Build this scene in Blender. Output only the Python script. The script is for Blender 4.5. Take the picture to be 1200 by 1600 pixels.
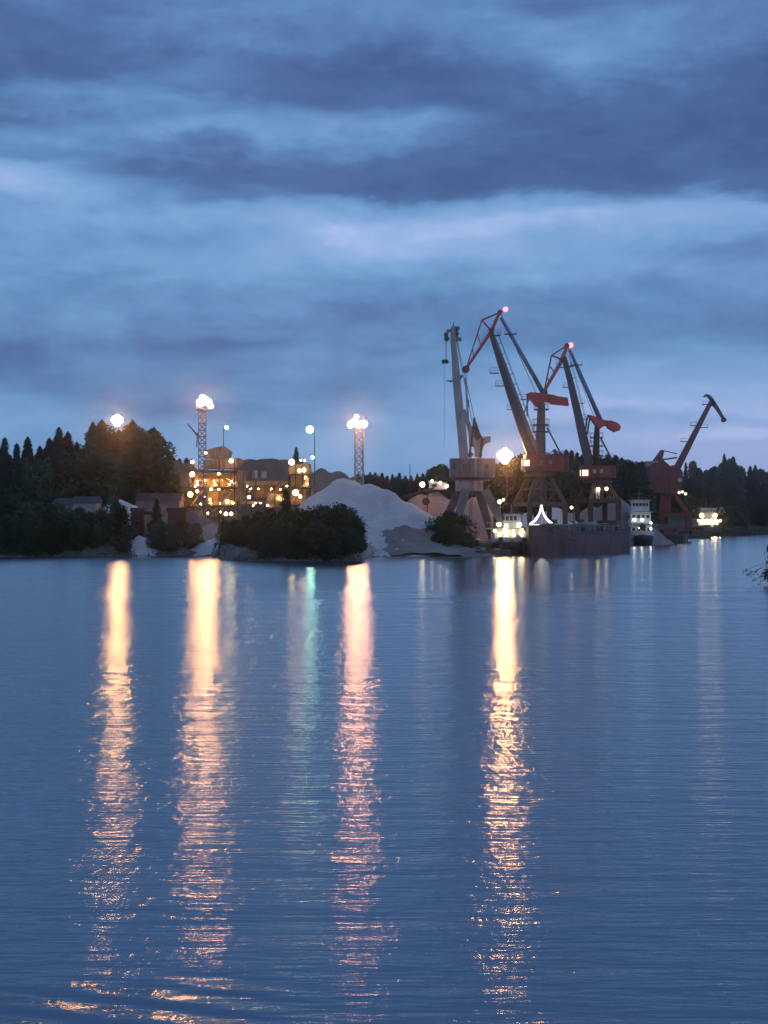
import bpy, math, random
from mathutils import Vector, Matrix, noise as mnoise
import numpy as np
random.seed(7)
S = bpy.context.scene
for o in list(bpy.data.objects): bpy.data.objects.remove(o)
R = math.radians
F = 2400.0; CAMH = 6.0; HOR = 815.0        # focal length in photo pixels, eye height above the water, horizon row

# ------------------------------------------------------------------ camera
cam = bpy.data.objects.new('camera', bpy.data.cameras.new('camera')); S.collection.objects.link(cam)
S.camera = cam
cam.location = (0, 0, CAMH)
cam.data.sensor_fit = 'HORIZONTAL'; cam.data.sensor_width = 36; cam.data.lens = 36 * F / 1200
cam.rotation_euler = (R(90) + math.atan((HOR - 800) / F), 0, 0)
cam.data.clip_start = 0.5; cam.data.clip_end = 12000
# ------------------------------------------------------------------ colour management, render
S.view_settings.view_transform = 'Standard'; S.view_settings.look = 'None'
S.view_settings.exposure = 0.0; S.view_settings.gamma = 1.0
S.render.engine = 'CYCLES'
S.cycles.use_denoising = True
S.cycles.max_bounces = 6; S.cycles.diffuse_bounces = 2; S.cycles.glossy_bounces = 3; S.cycles.volume_bounces = 0
S.cycles.sample_clamp_indirect = 4.0
S.cycles.caustics_reflective = False; S.cycles.caustics_refractive = False

# ------------------------------------------------------------------ node helpers
class NT:
    def __init__(s, tree): s.t = tree; tree.nodes.clear()
    def n(s, kind, **kw):
        nd = s.t.nodes.new(kind)
        for k, v in kw.items(): setattr(nd, k, v)
        return nd
    def put(s, sock, v):
        if isinstance(v, bpy.types.NodeSocket): s.t.links.new(v, sock)
        elif v is not None: sock.default_value = v
    def math(s, op, a, b=None, c=None, clamp=False):
        nd = s.n('ShaderNodeMath', operation=op, use_clamp=clamp)
        for i, v in enumerate((a, b, c)): s.put(nd.inputs[i], v)
        return nd.outputs[0]
    def noise(s, vec, scale, detail=4, rough=.55, dist=0.0):
        nd = s.n('ShaderNodeTexNoise'); s.put(nd.inputs['Vector'], vec)
        nd.inputs['Scale'].default_value = scale; nd.inputs['Detail'].default_value = detail
        nd.inputs['Roughness'].default_value = rough; nd.inputs['Distortion'].default_value = dist
        return nd.outputs['Fac']
    def ramp(s, fac, stops, interp='LINEAR'):
        nd = s.n('ShaderNodeValToRGB'); cr = nd.color_ramp; cr.interpolation = interp
        while len(cr.elements) > 1: cr.elements.remove(cr.elements[-1])
        for i, (p, c) in enumerate(stops):
            e = cr.elements[0] if i == 0 else cr.elements.new(p)
            e.position = p
            e.color = (c, c, c, 1) if isinstance(c, (int, float)) else (*c[:3], 1)
        s.put(nd.inputs[0], fac)
        return nd.outputs[0]
    def mix(s, fac, a, b, mode='MIX'):
        nd = s.n('ShaderNodeMix', data_type='RGBA', blend_type=mode)
        s.put(nd.inputs[0], fac)
        for sock, v in ((nd.inputs[6], a), (nd.inputs[7], b)):
            if isinstance(v, tuple) and len(v) == 3: v = (*v, 1)
            s.put(sock, v)
        return nd.outputs[2]
    def maprange(s, v, a, b, c=0., d=1., smooth=False):
        nd = s.n('ShaderNodeMapRange'); nd.clamp = True
        if smooth: nd.interpolation_type = 'SMOOTHSTEP'
        s.put(nd.inputs[0], v)
        for i, x in enumerate((a, b, c, d)): nd.inputs[i + 1].default_value = x
        return nd.outputs[0]
    def comb(s, x, y, z=0.):
        nd = s.n('ShaderNodeCombineXYZ')
        for i, v in enumerate((x, y, z)): s.put(nd.inputs[i], v)
        return nd.outputs[0]
def lin(r, g, b):
    f = lambda c: (c / 255 / 12.92) if c / 255 <= .04045 else ((c / 255 + .055) / 1.055) ** 2.4
    return (f(r), f(g), f(b))

# ------------------------------------------------------------------ sky: dusk clouds laid over a Nishita sky
SUN_EL, SUN_AZ = R(4), R(160)
W = bpy.data.worlds.new('World'); S.world = W; W.use_nodes = True
t = NT(W.node_tree)
tc = t.n('ShaderNodeTexCoord'); sep = t.n('ShaderNodeSeparateXYZ'); t.put(sep.inputs[0], tc.outputs['Generated'])
X_, Y_, Z_ = sep.outputs
az = t.math('ARCTAN2', X_, Y_)
el = t.math('ARCSINE', Z_)
v0 = t.comb(t.math('MULTIPLY', az, 7.0), t.math('MULTIPLY', el, 15.0), 3.1)
n1 = t.noise(v0, 1.6, 5, .55, .3)
n2 = t.noise(t.comb(t.math('MULTIPLY', az, 7.0), t.math('MULTIPLY', el, 20.0), 9.7), 1.5, 5, .6)
n3 = t.noise(t.comb(t.math('MULTIPLY', az, 10.0), t.math('MULTIPLY', el, 22.0), 5.5), 3.0, 5, .6)
el2 = t.math('ADD', t.math('ADD', el, t.math('MULTIPLY', t.math('SUBTRACT', n1, .5), .036)), t.math('MULTIPLY', t.math('SUBTRACT', n3, .5), .014))
az2 = t.math('ADD', az, t.math('MULTIPLY', t.math('SUBTRACT', n2, .5), .10))
ev = t.math('DIVIDE', t.math('ABSOLUTE', el2), .36)
SKYC = {
 0: [(0,.38),(60,.28),(120,.20),(150,.48),(175,.42),(200,.25),(225,.42),(250,.35),(268,.78),(300,.85),(340,.62),(380,.55),(430,.58),(480,.5),(520,.42),(560,.28),(600,.25),(640,.5),(680,.55),(740,.6)],
 300:[(0,.45),(50,.36),(110,.20),(140,.30),(165,.55),(200,.66),(235,.36),(275,.14),(305,.28),(335,.62),(375,.55),(415,.68),(465,.5),(520,.4),(548,.25),(580,.45),(610,.5),(640,.38),(670,.55),(740,.7)],
 600:[(0,.52),(60,.42),(110,.17),(150,.20),(190,.55),(220,.46),(260,.16),(300,.14),(322,.6),(350,.88),(390,.8),(420,.62),(460,.5),(500,.35),(540,.33),(570,.5),(600,.45),(650,.58),(700,.66),(760,.62)],
 900:[(0,.30),(35,.55),(80,.5),(130,.34),(180,.14),(230,.12),(290,.08),(315,.5),(340,.84),(385,.62),(420,.6),(460,.45),(500,.42),(540,.4),(575,.55),(615,.7),(642,.95),(665,.66),(690,.88),(760,.7)],
 1200:[(0,.42),(60,.38),(130,.18),(200,.12),(260,.08),(300,.22),(328,.78),(368,.66),(400,.45),(430,.52),(480,.45),(520,.4),(560,.48),(595,.55),(622,.78),(645,.95),(662,.68),(686,1.0),(712,.72),(760,.7)]}
cols = []
for px, rows in sorted(SKYC.items()):
    st = sorted((math.atan((HOR - py) / F) / .36, c) for py, c in rows)
    cols.append((math.atan((px - 600) / F), t.ramp(ev, st, 'B_SPLINE' if False else 'EASE')))
acc = cols[0][1]
for (a0, c0), (a1, c1) in zip(cols, cols[1:]):
    acc = t.mix(t.maprange(az2, a0, a1, 0, 1, True), acc, c1)
nn = t.noise(t.comb(t.math('MULTIPLY', az, 4.0), t.math('MULTIPLY', el, 10.0), 1.3), 2.6, 6, .55, .5)
high = t.maprange(el, .30, .55, 0, 1, True)
acc = t.math('SUBTRACT', acc, t.maprange(el, .20, .28, 0, .07, True))
idx = t.math('ADD', acc, t.math('MULTIPLY', t.math('SUBTRACT', nn, .5), .65))
idx = t.math('ADD', idx, t.math('MULTIPLY', t.math('SUBTRACT', n3, .5), .26))
big = t.noise(t.comb(t.math('MULTIPLY', X_, 2.0), t.math('MULTIPLY', Y_, 2.0), t.math('MULTIPLY', Z_, 5.0)), 1.2, 5, .6)
idx = t.math('ADD', t.math('MULTIPLY', t.math('SUBTRACT', idx, .47), 1.02), .45)
idx = t.mix(high, idx, t.maprange(big, .25, .75, .0, .75))
col = t.ramp(idx, [(0, lin(66, 90, 140)), (.18, lin(75, 105, 155)), (.42, lin(93, 135, 183)), (.62, lin(114, 156, 203)), (.85, lin(138, 170, 216)), (1, lin(162, 184, 226))])
# faint mauve afterglow low on the right, cooler blue to the upper left
glow = t.math('MULTIPLY', t.maprange(el, .12, .02, 0, 1, True), t.maprange(az, -.02, .24, 0, 1, True))
col = t.mix(t.math('MULTIPLY', glow, .45), col, lin(176, 176, 222))
mauve = t.maprange(t.noise(v0, .9, 3, .5), .42, .66, 0, .06)
col = t.mix(mauve, col, lin(122, 132, 194))
sky = t.n('ShaderNodeTexSky', sky_type='NISHITA', sun_disc=False, sun_elevation=SUN_EL, sun_rotation=SUN_AZ)
sc_ = t.mix(1.0, col, (11.3, 11.3, 11.3), 'MULTIPLY')
fin = t.mix(.97, sky.outputs[0], sc_)
bg = t.n('ShaderNodeBackground'); t.put(bg.inputs[0], fin); bg.inputs[1].default_value = .1
wo = t.n('ShaderNodeOutputWorld'); t.put(wo.inputs[0], bg.outputs[0])
# ------------------------------------------------------------------ last daylight: one very weak, very soft sun from behind the viewer
sl = bpy.data.lights.new('sun', 'SUN'); sl.energy = .40; sl.angle = R(30); sl.color = (1, .96, .93)
so = bpy.data.objects.new('sun', sl); S.collection.objects.link(so)
sd = Vector((math.sin(SUN_AZ) * math.cos(SUN_EL), math.cos(SUN_AZ) * math.cos(SUN_EL), math.sin(SUN_EL)))
so.rotation_euler = sd.to_track_quat('Z', 'Y').to_euler()

# ------------------------------------------------------------------ materials
def outp(t, sh):
    o = t.n('ShaderNodeOutputMaterial'); t.put(o.inputs[0], sh); return o
def mat(name, c, rough=.7, var=.35, scale=1.5, metal=0., c2=None, bump=0.0, streak=False, c2amt=.5):
    m = bpy.data.materials.new(name); m.use_nodes = True; t = NT(m.node_tree)
    tc = t.n('ShaderNodeTexCoord'); vec = tc.outputs['Object']
    if streak:
        mp = t.n('ShaderNodeMapping'); t.put(mp.inputs[0], vec); mp.inputs['Scale'].default_value = (1, 1, .18); vec = mp.outputs[0]
    a = t.noise(vec, scale, 6, .6)
    dark = tuple(x * (1 - var) for x in c)
    light = tuple(min(1, x * (1 + var * .7)) for x in c)
    col = t.ramp(a, [(.32, dark), (.5, c), (.7, light)])
    if c2:
        b = t.noise(vec, scale * 2.3, 8, .7, .5)
        col = t.mix(t.maprange(b, .62 - .2 * c2amt, .70 - .1 * c2amt), col, c2)
    p = t.n('ShaderNodeBsdfPrincipled'); t.put(p.inputs['Base Color'], col)
    p.inputs['Roughness'].default_value = rough; p.inputs['Metallic'].default_value = metal
    if bump:
        bn = t.n('ShaderNodeBump'); bn.inputs['Distance'].default_value = bump
        t.put(bn.inputs['Height'], t.noise(tc.outputs['Object'], scale * 4, 8, .7)); t.put(p.inputs['Normal'], bn.outputs[0])
    outp(t, p.outputs[0]); return m
def emis(name, c, s):
    m = bpy.data.materials.new(name); m.use_nodes = True; t = NT(m.node_tree)
    e = t.n('ShaderNodeEmission'); e.inputs[0].default_value = (*c, 1); e.inputs[1].default_value = s
    outp(t, e.outputs[0]); return m
RUST = (.12, .045, .02)
M = dict(
 grey = mat('weathered grey paint', (.12, .125, .14), .6, .3, .8, c2=(.10, .08, .07), streak=True),
 lgrey = mat('pale grey paint', (.26, .265, .28), .6, .3, .8, c2=(.16, .13, .11), streak=True),
 dkst = mat('dark steel', (.035, .035, .045), .55, .4, 1.2, c2=(.07, .04, .03)),
 blue = mat('blue grey tube paint', (.10, .15, .24), .5, .3, .6),
 navy = mat('dark boom face paint', (.03, .035, .055), .55, .3, .6, c2=(.09, .03, .025)),
 red = mat('faded crane red', (.36, .030, .030), .55, .35, .7, c2=(.16, .03, .025), streak=True),
 hred = mat('dull machine house red', (.20, .028, .030), .6, .4, .8, c2=(.07, .02, .02), streak=True, c2amt=.8),
 dred = mat('dark oxide red', (.13, .022, .026), .6, .4, .6, c2=(.05, .02, .02), streak=True),
 hull = mat('oxide red hull paint', (.11, .055, .062), .55, .45, .5, c2=(.065, .045, .045), streak=True),
 hulld = mat('black hull paint', (.02, .02, .028), .5, .4, .5, c2=(.06, .03, .025)),
 white = mat('off white ship paint', (.55, .57, .58), .5, .2, .9, c2=(.30, .22, .16), streak=True, c2amt=.2),
 glass = mat('dark window glass', (.02, .025, .035), .12, .2, 2),
 steel = mat('galvanised mast steel', (.16, .18, .23), .5, .3, 2, metal=.3),
 tan = mat('dusty tan cladding', (.34, .23, .15), .8, .5, .9, c2=(.07, .045, .03), streak=True),
 ochre = mat('ochre machine paint', (.55, .30, .08), .6, .3, .9, c2=(.25, .12, .05)),
 brown = mat('rusty plant steel', (.08, .045, .035), .8, .4, 1.2, c2=(.05, .03, .025)),
 conc = mat('stained concrete', (.24, .23, .23), .9, .3, .5, c2=(.11, .10, .10), bump=.03),
 wood = mat('bark', (.06, .045, .035), .95, .4, 3),
 rope = mat('wire rope', (.05, .05, .06), .6, .2, 3),
 rubber = mat('tyre rubber', (.015, .015, .017), .8, .3, 3),
 roofm = mat('dark felt roof', (.045, .045, .055), .9, .4, .5, c2=(.09, .08, .085)),
)
def heapmat(name, c, c2):
    m = bpy.data.materials.new(name); m.use_nodes = True; t = NT(m.node_tree)
    tc = t.n('ShaderNodeTexCoord'); g = t.n('ShaderNodeNewGeometry')
    a = t.noise(tc.outputs['Object'], .16, 6, .6, .4); b = t.noise(tc.outputs['Object'], 2.2, 8, .75); d = t.noise(tc.outputs['Object'], .5, 5, .65)
    col = t.mix(t.maprange(a, .40, .66), c, c2)
    col = t.mix(t.maprange(b, .48, .72, 0, .4), col, tuple(x * .55 for x in c2))
    col = t.mix(t.maprange(d, .60, .68, 0, .5), col, tuple(min(1, x * 1.25) for x in c))
    p = t.n('ShaderNodeBsdfPrincipled'); t.put(p.inputs['Base Color'], col); p.inputs['Roughness'].default_value = .95
    bn = t.n('ShaderNodeBump'); bn.inputs['Distance'].default_value = .8
    t.put(bn.inputs['Height'], t.math('ADD', b, t.noise(tc.outputs['Object'], .8, 4, .6))); t.put(p.inputs['Normal'], bn.outputs[0])
    outp(t, p.outputs[0]); return m
M['gravel'] = heapmat('pale crushed limestone', (.84, .83, .85), (.68, .67, .70))
M['pink'] = heapmat('pinkish crushed stone', (.50, .36, .33), (.36, .26, .25))
M['sand'] = heapmat('grey brown sand', (.42, .37, .36), (.28, .245, .24))
M['dheap'] = heapmat('dark brown gravel', (.20, .165, .155), (.13, .11, .105))
M['rock'] = heapmat('dull tan rubble', (.27, .22, .20), (.18, .155, .15))
def leafmat(name, c, c2):
    m = bpy.data.materials.new(name); m.use_nodes = True; t = NT(m.node_tree)
    oi = t.n('ShaderNodeObjectInfo'); tc = t.n('ShaderNodeTexCoord')
    a = t.noise(tc.outputs['Object'], .7, 4, .6)
    col = t.mix(t.maprange(a, .35, .65), c, c2)
    hs = t.n('ShaderNodeHueSaturation'); t.put(hs.inputs['Color'], col)
    t.put(hs.inputs['Value'], t.maprange(oi.outputs['Random'], 0, 1, .65, 1.35))
    p = t.n('ShaderNodeBsdfPrincipled'); t.put(p.inputs['Base Color'], hs.outputs[0]); p.inputs['Roughness'].default_value = .8
    outp(t, p.outputs[0]); return m
M['spruce'] = leafmat('spruce needles', (.020, .036, .026), (.012, .024, .018))
M['leaf'] = leafmat('dark willow leaves', (.026, .062, .030), (.015, .040, .022))
M['leaf2'] = leafmat('grey green leaves', (.055, .075, .055), (.03, .045, .035))
E = dict(
 sodium = emis('warm floodlight glow', (1, .47, .15), 165),
 sodium2 = emis('warm floodlight glow on the quay', (1, .45, .15), 165),
 mastw = emis('mast floodlight glow', (1, .45, .18), 120),
 mastp = emis('pinkish floodlight glow', (1, .43, .21), 125),
 coolw = emis('cool white lamp glow', (.62, 1, .82), 36),
 plant = emis('plant lamp glow', (1, .50, .14), 30),
 fill_lamp = emis('added plant fill glow', (1, .50, .13), 420),  # small lamps added to brighten the plant from inside
 far = emis('dim white lamp glow', (1, .75, .45), 16),
 plantw = emis('white plant lamp glow', (1, .66, .32), 20),
 green = emis('green lamp glow', (.12, 1, .45), 60),
 ship = emis('ship deck lamp glow', (1, .78, .40), 20),
 shipw = emis('white deck lamp glow', (.9, 1, .85), 12),
 redl = emis('red warning lamp glow', (1, .085, .09), 9),
 string = emis('white light string', (1, .96, .9), 5),
 win = emis('lit cab window', (1, .62, .45), 2.2),
 winw = emis('lit ship window', (1, .86, .55), 3.0),
)

# ------------------------------------------------------------------ mesh helpers
COL = S.collection
class MB:
    def __init__(s): s.v = []; s.f = []
    def add(s, vs, fs):
        k = len(s.v); s.v += [tuple(p) for p in vs]; s.f += [tuple(i + k for i in f) for f in fs]; return s
    def box(s, c, size, rz=0., tap=1.0, tapy=None):
        cx, cy, cz = c; a, b, h = (x / 2 for x in size); tapy = tap if tapy is None else tapy
        ca, sa = math.cos(rz), math.sin(rz); vs = []
        for z, kx, ky in ((-h, 1, 1), (h, tap, tapy)):
            for x, y in ((-a, -b), (a, -b), (a, b), (-a, b)):
                x *= kx; y *= ky; vs.append((cx + x * ca - y * sa, cy + x * sa + y * ca, cz + z))
        return s.add(vs, [(3, 2, 1, 0), (4, 5, 6, 7), (0, 1, 5, 4), (1, 2, 6, 5), (2, 3, 7, 6), (3, 0, 4, 7)])
    def beam(s, p, q, w0, h0=None, w1=None, h1=None, up=(0, 1, 0)):
        """rectangular girder p->q; w is measured across 'up', h along 'up'"""
        p, q = Vector(p), Vector(q); h0 = h0 or w0; w1 = w1 or w0; h1 = h1 or h0
        d = (q - p).normalized(); u = Vector(up)
        if abs(d.dot(u)) > .98: u = Vector((1, 0, 0))
        a = d.cross(u).normalized(); b = a.cross(d).normalized(); vs = []
        for c, w, h in ((p, w0, h0), (q, w1, h1)):
            for i, j in ((-1, -1), (1, -1), (1, 1), (-1, 1)): vs.append(c + a * (i * w / 2) + b * (j * h / 2))
        return s.add(vs, [(3, 2, 1, 0), (4, 5, 6, 7), (0, 1, 5, 4), (1, 2, 6, 5), (2, 3, 7, 6), (3, 0, 4, 7)])
    def tube(s, p, q, r0, r1=None, n=8):
        p, q = Vector(p), Vector(q); r1 = r0 if r1 is None else r1
        d = (q - p).normalized(); u = Vector((0, 0, 1)) if abs(d.z) < .9 else Vector((1, 0, 0))
        a = d.cross(u).normalized(); b = a.cross(d); vs = []
        for c, r in ((p, r0), (q, r1)):
            for i in range(n):
                th = 2 * math.pi * i / n; vs.append(c + (a * math.cos(th) + b * math.sin(th)) * r)
        fs = [(i, (i + 1) % n, n + (i + 1) % n, n + i) for i in range(n)]
        return s.add(vs, fs + [tuple(range(n - 1, -1, -1)), tuple(range(n, 2 * n))])
    def path(s, pts, r, n=6):
        for a, b in zip(pts, pts[1:]): s.tube(a, b, r, r, n)
        return s
    def ball(s, c, r, sx=1, sy=1, sz=1, n=10, m=6):
        vs = [(c[0], c[1], c[2] - r * sz)]
        for j in range(1, m):
            ph = -math.pi / 2 + math.pi * j / m
            for i in range(n):
                th = 2 * math.pi * i / n
                vs.append((c[0] + r * sx * math.cos(ph) * math.cos(th), c[1] + r * sy * math.cos(ph) * math.sin(th), c[2] + r * sz * math.sin(ph)))
        vs.append((c[0], c[1], c[2] + r * sz)); top = len(vs) - 1
        fs = [(0, 1 + (i + 1) % n, 1 + i) for i in range(n)]
        for j in range(m - 2):
            for i in range(n):
                a = 1 + j * n + i; b = 1 + j * n + (i + 1) % n; fs.append((a, b, b + n, a + n))
        fs += [(top, top - n + i, top - n + (i + 1) % n) for i in range(n)]
        return s.add(vs, fs)
    def slab(s, poly, y0, y1):
        """polygon in the local xz plane, extruded from y0 to y1"""
        n = len(poly); vs = [(x, y0, z) for x, z in poly] + [(x, y1, z) for x, z in poly]
        return s.add(vs, [tuple(range(n)), tuple(range(2 * n - 1, n - 1, -1))] + [(i, i + n, (i + 1) % n + n, (i + 1) % n) for i in range(n)])
    def prism(s, poly, z0, z1):
        n = len(poly); vs = [(x, y, z0) for x, y in poly] + [(x, y, z1) for x, y in poly]
        return s.add(vs, [tuple(range(n - 1, -1, -1)), tuple(range(n, 2 * n))] + [(i, (i + 1) % n, (i + 1) % n + n, i + n) for i in range(n)])
    def lattice(s, p0, p1, w0, w1, r, nb, panel=False):
        """four-legged lattice mast from p0 to p1, square, widths w0 -> w1"""
        p0, p1 = Vector(p0), Vector(p1)
        def cor(k): 
            c = p0.lerp(p1, k); w = (w0 + (w1 - w0) * k) / 2
            return [c + Vector((i * w, j * w, 0)) for i, j in ((-1, -1), (1, -1), (1, 1), (-1, 1))]
        A = cor(0); B = cor(1)
        for a, b in zip(A, B): s.tube(a, b, r * 1.5, r * 1.3, 5)
        for k in range(nb):
            a, b = cor(k / nb), cor((k + 1) / nb)
            for i in range(4):
                j = (i + 1) % 4
                s.tube(a[i], b[j], r * .8, n=4); s.tube(a[j], b[i], r * .8, n=4); s.tube(b[i], b[j], r, n=4)
        return s
    def build(s, name, m, parent=None, smooth=False):
        me = bpy.data.meshes.new(name); me.from_pydata(s.v, [], s.f); me.update()
        if smooth: me.polygons.foreach_set('use_smooth', [True] * len(me.polygons))
        if m is not None: me.materials.append(m)
        o = bpy.data.objects.new(name, me); COL.objects.link(o)
        if parent is not None: o.parent = parent
        return o
def tag(o, label=None, cat=None, group=None, kind=None):
    if label: o['label'] = label
    if cat: o['category'] = cat
    if group: o['group'] = group
    if kind: o['kind'] = kind
    return o
def empty(name, loc, rz=0, label=None, cat=None, group=None):
    o = bpy.data.objects.new(name, None); COL.objects.link(o); o.location = loc; o.rotation_euler = (0, 0, rz); o.empty_display_size = .5
    return tag(o, label, cat, group)
def copy_tree(o, parent=None):
    c = o.copy(); COL.objects.link(c)
    if parent is not None: c.parent = parent
    for ch in list(o.children): copy_tree(ch, c)
    return c
def P(px, py, d): return Vector(((px - 600) / F * d, d, CAMH + (HOR - py) / F * d))
def XP(px, d): return (px - 600) / F * d
def ZP(py, d): return CAMH + (HOR - py) / F * d
QZ = 2.2                                    # quay level

# ------------------------------------------------------------------ ground and water
SH = [(-3000, 240), (-400, 250), (-120, 256), (-66, 262), (-50, 268), (-40, 268), (-30, 266), (-25, 240), (-21, 234), (-4, 236), (-1.5, 262), (3, 268), (11, 272), (16.5, 276),
      (41, 312), (60, 385), (94, 480), (125, 640), (150, 760), (220, 800), (380, 760), (3000, 600)]
def shore_y(x): return float(np.interp(x, [p[0] for p in SH], [p[1] for p in SH]))
def land_z(x, y):
    dy = y - shore_y(x)
    slope = 1.6 if x > 17 else (.34 if -2 < x < 13 else .55)
    z = -2.0 + (dy + 3.0) * slope if dy < 14 else 99
    top = QZ
    hill = 0
    if y > 330: hill += min(1, (y - 330) / 120) * 3.0 * (1 if x < 100 else 0)
    d2 = y - 800
    if x > 90: hill += max(0, min(1, (dy - 14) / 120)) * 15
    hill += max(0, min(1, (y - 700) / 400)) * 12 * (1 if x < 100 else .3)
    n = mnoise.noise(Vector((x * .05, y * .05, 0))) * .7 + mnoise.noise(Vector((x * .3, y * .3, 4))) * .15
    return max(-2.5, min(z, top + hill + (n if not (14 < x < 120 and dy < 60) else n * .15)))
xs = sorted(set([-900, -700, -500, -350, -250, -180] + list(np.arange(-140, 150, 2.2)) + [160, 180, 200, 230, 260, 300, 340, 400, 500, 700, 900]))
ys = sorted(set(list(np.arange(226, 330, 2.2)) + list(np.arange(330, 500, 5)) + list(np.arange(500, 840, 12)) + [860, 900, 950, 1000, 1100, 1300, 1500]))
g = MB(); g.v = [(x, y, land_z(x, y)) for y in ys for x in xs]; nx = len(xs)
g.f = [(j * nx + i, j * nx + i + 1, (j + 1) * nx + i + 1, (j + 1) * nx + i) for j in range(len(ys) - 1) for i in range(nx - 1)]
gm = bpy.data.materials.new('bank soil and gravel'); gm.use_nodes = True; t = NT(gm.node_tree)
ge = t.n('ShaderNodeNewGeometry'); pos = ge.outputs['Position']; sp = t.n('ShaderNodeSeparateXYZ'); t.put(sp.inputs[0], pos)
a = t.noise(pos, .12, 6, .6); b = t.noise(pos, 1.1, 8, .7)
c = t.mix(t.maprange(a, .42, .6), (.13, .11, .10), (.22, .20, .19)); c = t.mix(t.maprange(b, .5, .66, 0, .7), c, (.07, .065, .06))
far = t.maprange(sp.outputs[1], 400, 520); grass = t.math('MAXIMUM', far, t.maprange(sp.outputs[0], -45, -70))
quay_dirt = t.math('MULTIPLY', t.maprange(sp.outputs[0], 12, 14.5), t.math('SUBTRACT', 1.0, far)); beach = t.math('MULTIPLY', t.maprange(sp.outputs[0], -4, -2.5), t.maprange(sp.outputs[0], 14, 12)); c = t.mix(t.math('MULTIPLY', beach, t.maprange(sp.outputs[2], -.1, .25)), c, t.mix(b, (.40, .355, .34), (.24, .21, .20)))
c = t.mix(t.math('MULTIPLY', quay_dirt, .8), c, (.05, .045, .045))
c = t.mix(grass, c, t.mix(b, (.03, .045, .025), (.05, .06, .035)))
p = t.n('ShaderNodeBsdfPrincipled'); t.put(p.inputs['Base Color'], c); p.inputs['Roughness'].default_value = .95
bn = t.n('ShaderNodeBump'); bn.inputs['Distance'].default_value = .2; t.put(bn.inputs['Height'], b); t.put(p.inputs['Normal'], bn.outputs[0])
outp(t, p.outputs[0])
tag(g.build('ground', gm), kind='structure')

WATER_R, WATER_A = .185, .44
wm = bpy.data.materials.new('river water'); wm.use_nodes = True; t = NT(wm.node_tree)
ge = t.n('ShaderNodeNewGeometry'); pos = ge.outputs['Position']; sp = t.n('ShaderNodeSeparateXYZ'); t.put(sp.inputs[0], pos)
wx, wy = sp.outputs[0], sp.outputs[1]
def sv(kx, ky, k=0.): return t.comb(t.math('MULTIPLY', wx, kx), t.math('MULTIPLY', wy, ky), k)
g1 = t.noise(sv(7.0, 2.4, 7.), 1.0, 2, .5, .3)          # short cross ripples that break the lamp columns into grains
g3 = t.noise(sv(1.1, .40, 4.), 1.0, 2, .5, .3)
g2 = t.noise(sv(2.8, 1.1, 6.), 1.0, 2, .5, .3)
h1 = t.noise(sv(1.4, 7.0), 1.0, 2, .5, .3)            # ripples
h2 = t.noise(sv(.5, 2.4, 5.), 1.0, 2, .5, .3)         # wavelets
h3 = t.noise(sv(.24, .80, 9.), 1.0, 2, .5, .2)        # longer waves
hgt = t.math('ADD', t.math('ADD', t.math('MULTIPLY', g1, .0040), t.math('MULTIPLY', g2, .0066)), t.math('ADD', t.math('MULTIPLY', h1, .010), t.math('ADD', t.math('MULTIPLY', h2, .019), t.math('ADD', t.math('MULTIPLY', h3, .038), t.math('MULTIPLY', g3, .020)))))
far_ = t.maprange(wy, 70, 140, 0, 1, True)
g4 = t.noise(sv(1.5, .10, 8.), 1.0, 2, .5, .2); h5 = t.noise(sv(.10, .13, 3.), 1.0, 2, .5, .2)
hgt = t.math('ADD', hgt, t.math('MULTIPLY', far_, t.math('ADD', t.math('MULTIPLY', g4, .016), t.math('MULTIPLY', h5, .28))))
patch = t.noise(sv(.012, .035, 3.), 1.0, 4, .6)
# a boat's old wake running across the near left corner
ph = t.math('ADD', t.math('MULTIPLY', wy, 7.5), t.math('ADD', t.math('MULTIPLY', wx, 2.6), t.math('MULTIPLY', t.noise(sv(.35, .35, 2.), 1.0, 2), 5.0)))
wk = t.math('MULTIPLY', t.math('SINE', ph), t.math('MULTIPLY', t.maprange(wy, 20.8, 19.0, 0, 1, True), t.maprange(wx, -.6, -2.4, 0, 1, True)))
calm = t.ramp(t.maprange(wy, 15, 275), [(0, 1.5), (.08, 1.35), (.3, 1.08), (.6, 1.0), (.82, .9), (.95, .75), (1, .7)])      # the water lies calmer under the far bank
rr = t.math('MULTIPLY', t.maprange(wx, 40, 60, 0, 1), t.maprange(wy, 150, 260, 0, 1))                        # and in the sheltered right-hand reach
calm = t.math('MULTIPLY', calm, t.math('SUBTRACT', 1.0, t.math('MULTIPLY', rr, .5)))
lee = t.math('MULTIPLY', t.maprange(wx, -22, -8, 0, 1, True), t.maprange(wy, 112, 145, 0, 1, True))
calm = t.math('MULTIPLY', calm, t.math('SUBTRACT', 1.0, t.math('MULTIPLY', lee, .62)))
calm = t.math('MULTIPLY', calm, t.maprange(patch, .3, .7, .8, 1.15))
hgt = t.math('ADD', t.math('MULTIPLY', hgt, 1.4), t.math('MULTIPLY', wk, .022))
bn = t.n('ShaderNodeBump'); bn.inputs['Distance'].default_value = 1.0; t.put(bn.inputs['Strength'], calm); t.put(bn.inputs['Height'], hgt)
gl = t.n('ShaderNodeBsdfAnisotropic', distribution='BECKMANN'); gl.inputs['Color'].default_value = (1, 1, 1, 1)
t.put(gl.inputs['Roughness'], t.math('MULTIPLY', t.maprange(wy, 60, 200, WATER_R, WATER_R + .03), t.math('SUBTRACT', 1.0, t.math('MULTIPLY', lee, .22)))); t.put(gl.inputs['Anisotropy'], t.maprange(wy, 60, 200, WATER_A, WATER_A + .14))
t.put(gl.inputs['Tangent'], t.comb(1.0, 0.0, 0.0)); t.put(gl.inputs['Normal'], bn.outputs[0])
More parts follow.
